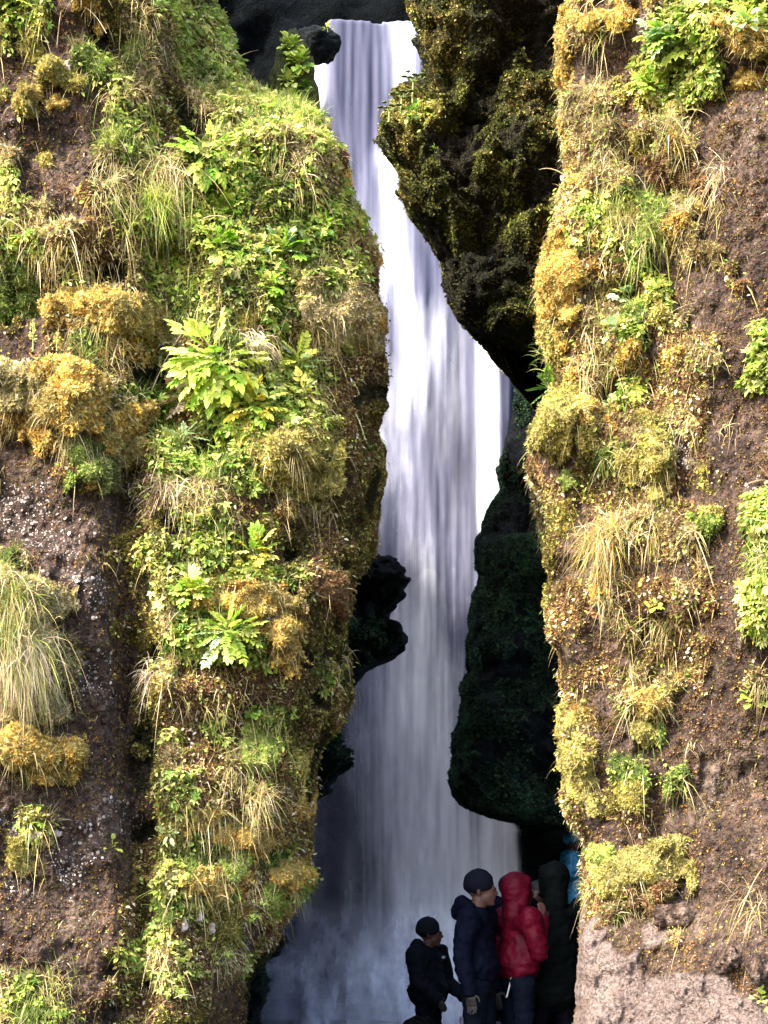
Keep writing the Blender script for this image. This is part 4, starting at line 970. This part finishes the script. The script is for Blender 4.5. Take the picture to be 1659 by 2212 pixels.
# ------------------------------------------------------------------ people
SK = m_plain('skin', (.085, .040, .032), .5, .35, 18, .12)
HAIR = m_plain('dark_hair', (.012, .010, .010), .5, .3, 90, .4, .01)
def blob_mesh(name, parts, voxel, wrinkle=0., seed=0, it=4):
    """one continuous surface around chains of tapering balls"""
    bm = bmesh.new()
    for pr in parts:
        a, ra, b, rb = pr[:4]; sc = pr[4] if len(pr) > 4 else (1, 1, 1)
        a = Vector(a); b = Vector(b); n = max(1, int((a-b).length/(min(ra, rb)*.32)))
        for i in range(n+1):
            t = i/n; c = a.lerp(b, t); r = ra+(rb-ra)*t
            bmesh.ops.create_icosphere(bm, subdivisions=2 if r > .02 else 1, radius=1, matrix=Matrix.Translation(c) @ Matrix.Diagonal((r*sc[0], r*sc[1], r*sc[2], 1)))
    me = bpy.data.meshes.new(name); bm.to_mesh(me); bm.free(); o = bpy.data.objects.new('tmp', me); COL.objects.link(o)
    rm = o.modifiers.new('r', 'REMESH'); rm.mode = 'VOXEL'; rm.voxel_size = voxel; rm.use_smooth_shade = True
    sm = o.modifiers.new('s', 'SMOOTH'); sm.factor = .5; sm.iterations = it
    dg = bpy.context.evaluated_depsgraph_get(); out = bpy.data.meshes.new_from_object(o.evaluated_get(dg)); out.name = name
    bpy.data.objects.remove(o); bpy.data.meshes.remove(me)
    n = len(out.vertices)
    if wrinkle:
        co = np.empty(n*3, dtype=np.float32); out.vertices.foreach_get('co', co); co = co.reshape(-1, 3).astype(float)
        no = np.empty(n*3, dtype=np.float32); out.vertices.foreach_get('normal', no); no = no.reshape(-1, 3)
        w = (1-np.abs(fbm(co*np.array([7, 7, 13])+seed, 3, seed))*2.4)+.5*fbm(co*24+seed, 2, seed+2)
        out.vertices.foreach_set('co', (co+no*(w*wrinkle)[:, None]).astype(np.float32).ravel())
    out.polygons.foreach_set('use_smooth', np.ones(len(out.polygons), dtype=bool)); out.update()
    return out
def hand_parts(w, d, side, s=1., curl=.6):
    """palm and five bent fingers from the wrist w along d"""
    d = Vector(d).normalized(); fwd = Vector((0, -1, 0)); ac = (fwd-d*fwd.dot(d)).normalized(); inn = d.cross(ac).normalized()*(-side)
    w = Vector(w); P_ = [(w, .024*s, w+d*.05*s, .026*s), (w+d*.05*s+ac*.018*s, .019*s, w+d*.085*s+ac*.026*s, .016*s), (w+d*.05*s-ac*.018*s, .019*s, w+d*.085*s-ac*.026*s, .015*s), (w+d*.05*s, .02*s, w+d*.088*s, .017*s)]
    for k, (o, L) in enumerate(((.030, .068), (.011, .078), (-.009, .072), (-.028, .056))):
        a = w+d*.088*s+ac*o*s; b = a+(d+inn*.25*curl)*L*.5*s; c = b+(d*.65+inn*1.0*curl)*L*.5*s; P_ += [(a, .0095*s, b, .0085*s), (b, .0085*s, c, .007*s)]
    a = w+d*.025*s+ac*.026*s; b = a+(d*.6+ac*.8+inn*.2)*.04*s; c = b+(d*.9+ac*.2+inn*.4)*.032*s; P_ += [(a, .0125*s, b, .0105*s), (b, .0105*s, c, .0085*s)]
    return P_
def person(loc, rz, H, label, jacket, trousers, hood=None, hat=None, arms=('down', 'down'), hair=True, bulk=1., lean=0., headturn=0., jl=.44, gloves=False, hs=1.):
    s = H/1.75; k = bulk; root = empty('person', loc, rz); root.rotation_euler = (lean, 0, rz); tag(root, label, 'person')
    sh = {q: Vector((q*.19*k*s, .01*s, 1.43*s)) for q in (-1, 1)}; el = {}; wr = {}; hd = {}
    for i, q in enumerate((-1, 1)):
        p = arms[i]
        if p == 'down': el[q] = sh[q]+Vector((q*.07, .03, -.29))*s; wr[q] = el[q]+Vector((q*.01, -.07, -.25))*s; hd[q] = (0, -.15, -1)
        elif p == 'front': el[q] = sh[q]+Vector((q*.05, -.02, -.28))*s; wr[q] = el[q]+Vector((-q*.07, -.22, .02))*s; hd[q] = (-q*.3, -1, .0)
        elif p == 'pocket': el[q] = sh[q]+Vector((q*.11, .06, -.28))*s; wr[q] = el[q]+Vector((-q*.06, -.17, -.15))*s; hd[q] = (-q*.4, -.3, -.8)
        elif p == 'face': el[q] = sh[q]+Vector((q*.04, -.05, -.27))*s; wr[q] = el[q]+Vector((-q*.09, -.09, .25))*s; hd[q] = (-q*.2, -.05, 1)
        elif p == 'low': el[q] = sh[q]+Vector((q*.06, -.06, -.28))*s; wr[q] = el[q]+Vector((-q*.02, -.20, -.16))*s; hd[q] = (0, -.6, -.8)
    foot = {-1: Vector((-.11, .02, .05))*s, 1: Vector((.11, -.05, .05))*s}; kn = {q: Vector((q*.105, -.03 if q > 0 else .0, .49))*s for q in (-1, 1)}; hip = {q: Vector((q*.09, 0, .90))*s for q in (-1, 1)}
    ht = Matrix.Rotation(headturn, 3, 'Z'); hc = Vector((0, -.02, 1.635))*s
    def hp(x, y, z): return hc+ht @ (Vector((x, y, z))*s*hs)
    B = [(hp(0, .015, .03), .088*s*hs, hp(0, .015, .03), .088*s*hs, (.87, 1.08, 1.02)), (hp(0, -.03, -.045), .062*s, hp(0, -.05, -.075), .040*s, (1, 1, 1)), (hp(0, -.05, .0), .058*s, hp(0, -.05, -.03), .055*s),
         (hp(0, -.085, .012), .013*s, hp(0, -.112, -.022), .014*s), (hp(.012, -.10, -.028), .009*s, hp(-.012, -.10, -.028), .009*s), (hp(.03, -.082, .030), .012*s, hp(-.03, -.082, .030), .012*s),
         (hp(.016, -.094, -.052), .008*s, hp(-.016, -.094, -.052), .008*s), (hp(.014, -.091, -.063), .008*s, hp(-.014, -.091, -.063), .008*s), (hp(0, -.078, -.090), .020*s, hp(0, -.078, -.090), .02*s),
         (hp(.080, .01, .005), .016*s, hp(.078, .01, -.03), .012*s, (.6, 1, 1)), (hp(-.080, .01, .005), .016*s, hp(-.078, .01, -.03), .012*s, (.6, 1, 1)),
         ((0, .015*s, 1.40*s), .062*s, hp(0, .015, -.06), .054*s), ((0, 0, 1.30*s), .12*s, (0, 0, 1.0*s), .115*s, (1.15, .8, 1))]
    J = [((0, .0, 1.36*s), .105*s*k, (0, 0, 1.12*s), .135*s*k, (1.28, .86, 1)), ((0, .01*s, 1.12*s), .135*s*k, (0, .0, (.90-jl*.35)*s), .158*s*k, (1.22, .92, 1)), (sh[-1]*.96, .078*s*k, sh[1]*.96, .078*s*k, (1, 1, .95)), ((0, .02*s, 1.47*s), .078*s, (0, .01*s, 1.40*s), .10*s)]
    T = [((-.06*s, 0, .93*s), .125*s, (.06*s, 0, .93*s), .125*s, (1, .95, 1))]; BO = []
    for q in (-1, 1):
        B += [(sh[q], .055*s, el[q], .042*s), (el[q], .040*s, wr[q], .027*s), (hip[q], .08*s, kn[q], .055*s), (kn[q], .052*s, foot[q]+Vector((0, 0, .06*s)), .035*s), (hip[-1], .09*s, hip[1], .09*s), ((0, 0, 1.0*s), .115*s, hip[q], .085*s)]
        if not gloves: B += hand_parts(wr[q], hd[q], q, s*1.02)
        J += [(sh[q], .078*s*k, el[q], .062*s*k), (el[q], .062*s*k, wr[q], .045*s*k)]
        T += [(hip[q], .098*s, kn[q], .074*s), (kn[q], .074*s, foot[q]+Vector((0, 0, .06*s)), .062*s)]
    body = link('body', blob_mesh('body', B, .0085*s), SK, root)
    link('jacket', blob_mesh('jacket', J, .012*s, .013*s, int(H*100) % 17), jacket, root)
    link('trousers', blob_mesh('trousers', T, .014*s, .008*s, 3), trousers, root)
    for q in (-1, 1):
        f = foot[q]; link('boot', blob_mesh('boot', [(f+Vector((0, .04*s, .0)), .052*s, f+Vector((0, -.14*s, -.012*s)), .042*s), (f+Vector((0, .03*s, .0)), .055*s, f+Vector((0, .02*s, .12*s)), .055*s)], .012), M_BOOT, root)
        if gloves: link('glove', blob_mesh('glove', hand_parts(wr[q], hd[q], q, s*1.12), .006), M_BOOT, root)
        e = bmesh.new(); bmesh.ops.create_uvsphere(e, u_segments=10, v_segments=8, radius=.011*s); em = bpy.data.meshes.new('eye'); e.to_mesh(em); e.free(); link('eye', em, M_EYE, root, hp(q*.031, -.094, .012))
    if hat: link('beanie', blob_mesh('beanie', [(hp(0, .02, .055), .100*s*hs, hp(0, .02, .055), .100*s*hs, (.95, 1.1, 1.0)), (hp(0, .02, .028), .104*s*hs, hp(0, .02, .045), .104*s*hs, (.93, 1.08, .5))], .010, .003, 4), hat, root)
    elif hair and hood != 'up': link('hair', blob_mesh('hair', [(hp(0, .03, .05), .097*s, hp(0, .03, .05), .097*s, (.95, 1.08, 1)), (hp(0, .05, .0), .08*s, hp(0, .06, -.07), .055*s, (1.15, .8, 1))], .010, .006, 4), HAIR, root)
    if hood == 'down': link('hood', blob_mesh('hood', [((-.09*s, .05*s, 1.50*s), .055*s, (0, .13*s, 1.50*s), .07*s), ((.09*s, .05*s, 1.50*s), .055*s, (0, .13*s, 1.50*s), .07*s), ((0, .13*s, 1.54*s), .062*s, (0, .16*s, 1.47*s), .06*s)], .012, .008, 6), jacket, root)
    if hood == 'up': link('hood', blob_mesh('hood', [(hp(0, .035, .035), .122*s, hp(0, .03, .0), .122*s, (.98, 1.06, 1.05)), (hp(0, .045, -.06), .10*s, (0, .03*s, 1.46*s), .10*s), (hp(.05, -.02, .08), .055*s, hp(-.05, -.02, .08), .055*s), (hp(.075, -.01, 0.), .045*s, hp(.07, 0, -.09), .045*s), (hp(-.075, -.01, 0.), .045*s, hp(-.07, 0, -.09), .045*s)], .011, .007, 8), jacket, root)
    return root, wr, hd
M_BOOT = m_plain('boot_leather', (.015, .014, .014), .6); M_EYE = m_plain('eye_dark', (.02, .015, .015), .2, .5)
NAVY = m_cloth('navy_shell', (.0016, .0026, .0095)); BLK = m_cloth('black_shell', (.003, .0035, .006)); CHAR = m_cloth('charcoal_shell', (.0045, .006, .011)); RED = m_cloth('red_shell', (.075, .0012, .010), .55, .35, .12)
BLUE = m_cloth('blue_shell', (.012, .14, .23), .5, .2, .35); JEAN = m_cloth('dark_denim', (.0022, .0045, .011)); TBLK = m_cloth('black_trousers', (.0035, .004, .008)); PURP = m_cloth('grey_green_shell', (.0030, .0050, .0055))
def gz(u, v, y): p = P(u, v, y); return p
def stand(u, vtop, y, H): p = P(u, vtop, y); return Vector((p.x, p.y, p.z-H*1.005))
pa = stand(1034, 1888, 14.75, 1.80)
person(pa, R(68), 1.80, 'person in navy coat and dark beanie, seen from the side facing right', NAVY, JEAN, 'down', m_plain('navy_knit', (.004, .005, .012), .9, .1, 200, .4, .004), ('down', 'down'), bulk=1.08, headturn=R(14), jl=-.45, gloves=True, hs=1.08)
pc = stand(925, 1992, 17.2, 1.52)
_, wr, hd = person(pc, R(62), 1.52, 'shorter person in a dark hooded jacket standing apart left of the group, facing right', CHAR, TBLK, 'down', m_plain('charcoal_knit', (.008, .009, .015), .9, .1, 200, .5, .004), ('low', 'low'), bulk=1.36, headturn=R(20), jl=-.45, gloves=True, hs=1.2)
pr = stand(1118, 1893, 15.0, 1.74)
person(pr, R(118), 1.74, 'person in a bright red raincoat with the hood up', RED, JEAN, 'up', None, ('face', 'down'), bulk=1.12, headturn=R(-10), jl=-.5, hs=1.02)
person(stand(1106, 1892, 15.9, 1.78), R(80), 1.78, 'person in dark coat mostly hidden behind the red raincoat', NAVY, TBLK, 'down', None, ('down', 'down'), bulk=1.15, headturn=R(20))
person(stand(1163, 1904, 16.0, 1.72), R(-20), 1.72, 'dark-haired person whose pale face shows between red raincoat and hooded one', BLK, TBLK, None, None, ('down', 'down'))
person(stand(1196, 1870, 15.35, 1.80), R(200), 1.80, 'person in black with a dark hood, nearest to the right cliff, seen from behind', PURP, TBLK, 'up', None, ('down', 'down'), bulk=1.2, jl=.3)
person(stand(1222, 1960, 15.6, 1.6), R(150), 1.60, 'person in dark clothes half hidden by the right cliff, behind the black-hooded one', BLK, TBLK, None, None, ('down', 'down'), bulk=1.1)
person(stand(1233, 1800, 25.5, 1.66), R(70), 1.66, 'person in a bright blue jacket and cap on higher rocks beside the right cliff', BLUE, m_cloth('blue_trousers', (.012, .11, .20)), None, m_plain('blue_cap', (.03, .30, .50), .6, .2), ('front', 'front'), bulk=1.1)
# pale bag in the shorter person's hand
m = Matrix.Translation(pc) @ Matrix.Rotation(R(62), 4, 'Z'); hp_ = m @ (wr[1]+Vector(hd[1]).normalized()*.12)
bag = link('carrier_bag', blob_mesh('carrier_bag', [((0, 0, -.02), .03, (0, 0, -.10), .07, (1, .45, 1)), ((-.03, 0, -.13), .06, (.05, 0, -.12), .06, (1, .45, 1)), ((0, 0, .01), .012, (0, 0, -.05), .02)], .009, .012, 4), m_cloth('pale_plastic', (.26, .24, .34), .4, .4, .4)); bag.location = hp_
tag(bag, 'pale lilac bag held by the shorter person on the left', 'bag')
# stones people stand on
for (x, y, z, a, b, c, lab) in [(pc.x-.02, 17.1, pc.z-.22, .5, .5, .28, 'dark round boulder under the shorter person'), (pa.x, 14.8, -.18, .5, .5, .2, 'flat wet stone beneath the navy-coated person'), (P(1243, 1803, 25.5).x+.2, 25.6, .30, 1.3, 1.2, .62, 'high dark rock on which the blue jacket stands'),
        (P(905, 2205, 16.9).x, 16.9, P(905, 2212, 16.9).z-.15, .22, .25, .22, 'black boulder top left of the shorter person')]:
    o = link('boulder', boulder_mesh('boulder', (a, b, c), int(abs(x)*50) % 31, 4, .18), M_DARK); o.location = (x, y, z); tag(o, lab, 'boulder')

# small printed mark on the jacket of the shorter person, pale stripe on the jeans beside it
M_WHITE = m_plain('white_print', (.55, .55, .58), .6)
def patch(name, u, v, y, w, h, tilt, mat, parent, bulge=.004):
    V = []; F = []; k = 5
    for i in range(k+1):
        t = i/k-.5
        for q in (-.5, .5):
            for d in (0, bulge): V.append((q*w+t*tilt, -d*(1-abs(t)), t*h))
    for i in range(k):
        a = 4*i; F += [(a+1, a+3, a+7), (a+1, a+7, a+5), (a, a+1, a+5), (a, a+5, a+4), (a+3, a+2, a+6), (a+3, a+6, a+7)]
    o = link(name, npmesh(name, np.array(V), np.array(F)), mat); p = P(u, v, y); o.parent = parent
    bpy.context.view_layer.update(); o.matrix_world = Matrix.Translation(p); return o
def on_surface(u, v):
    bpy.context.view_layer.update(); o0 = Vector((0, 0, CAMZ)); d = (P(u, v, 10)-o0).normalized()
    ok, loc, n, i, ob, m = S.ray_cast(bpy.context.evaluated_depsgraph_get(), o0+d*13.8, d, distance=5); return (loc-d*.006, ob) if ok else (None, None)
for (u, v, w, h, tilt, nm) in ((956, 2068, .045, .022, .3, 'printed_mark'), (1101, 2128, .012, .19, .25, 'pale_stripe')):
    loc, ob = on_surface(u, v)
    if loc is None: continue
    root = ob
    while root.parent: root = root.parent
    if root.name.startswith('person'):
        o = patch(nm, u, v, loc.y, w, h, tilt*h, M_WHITE, root)
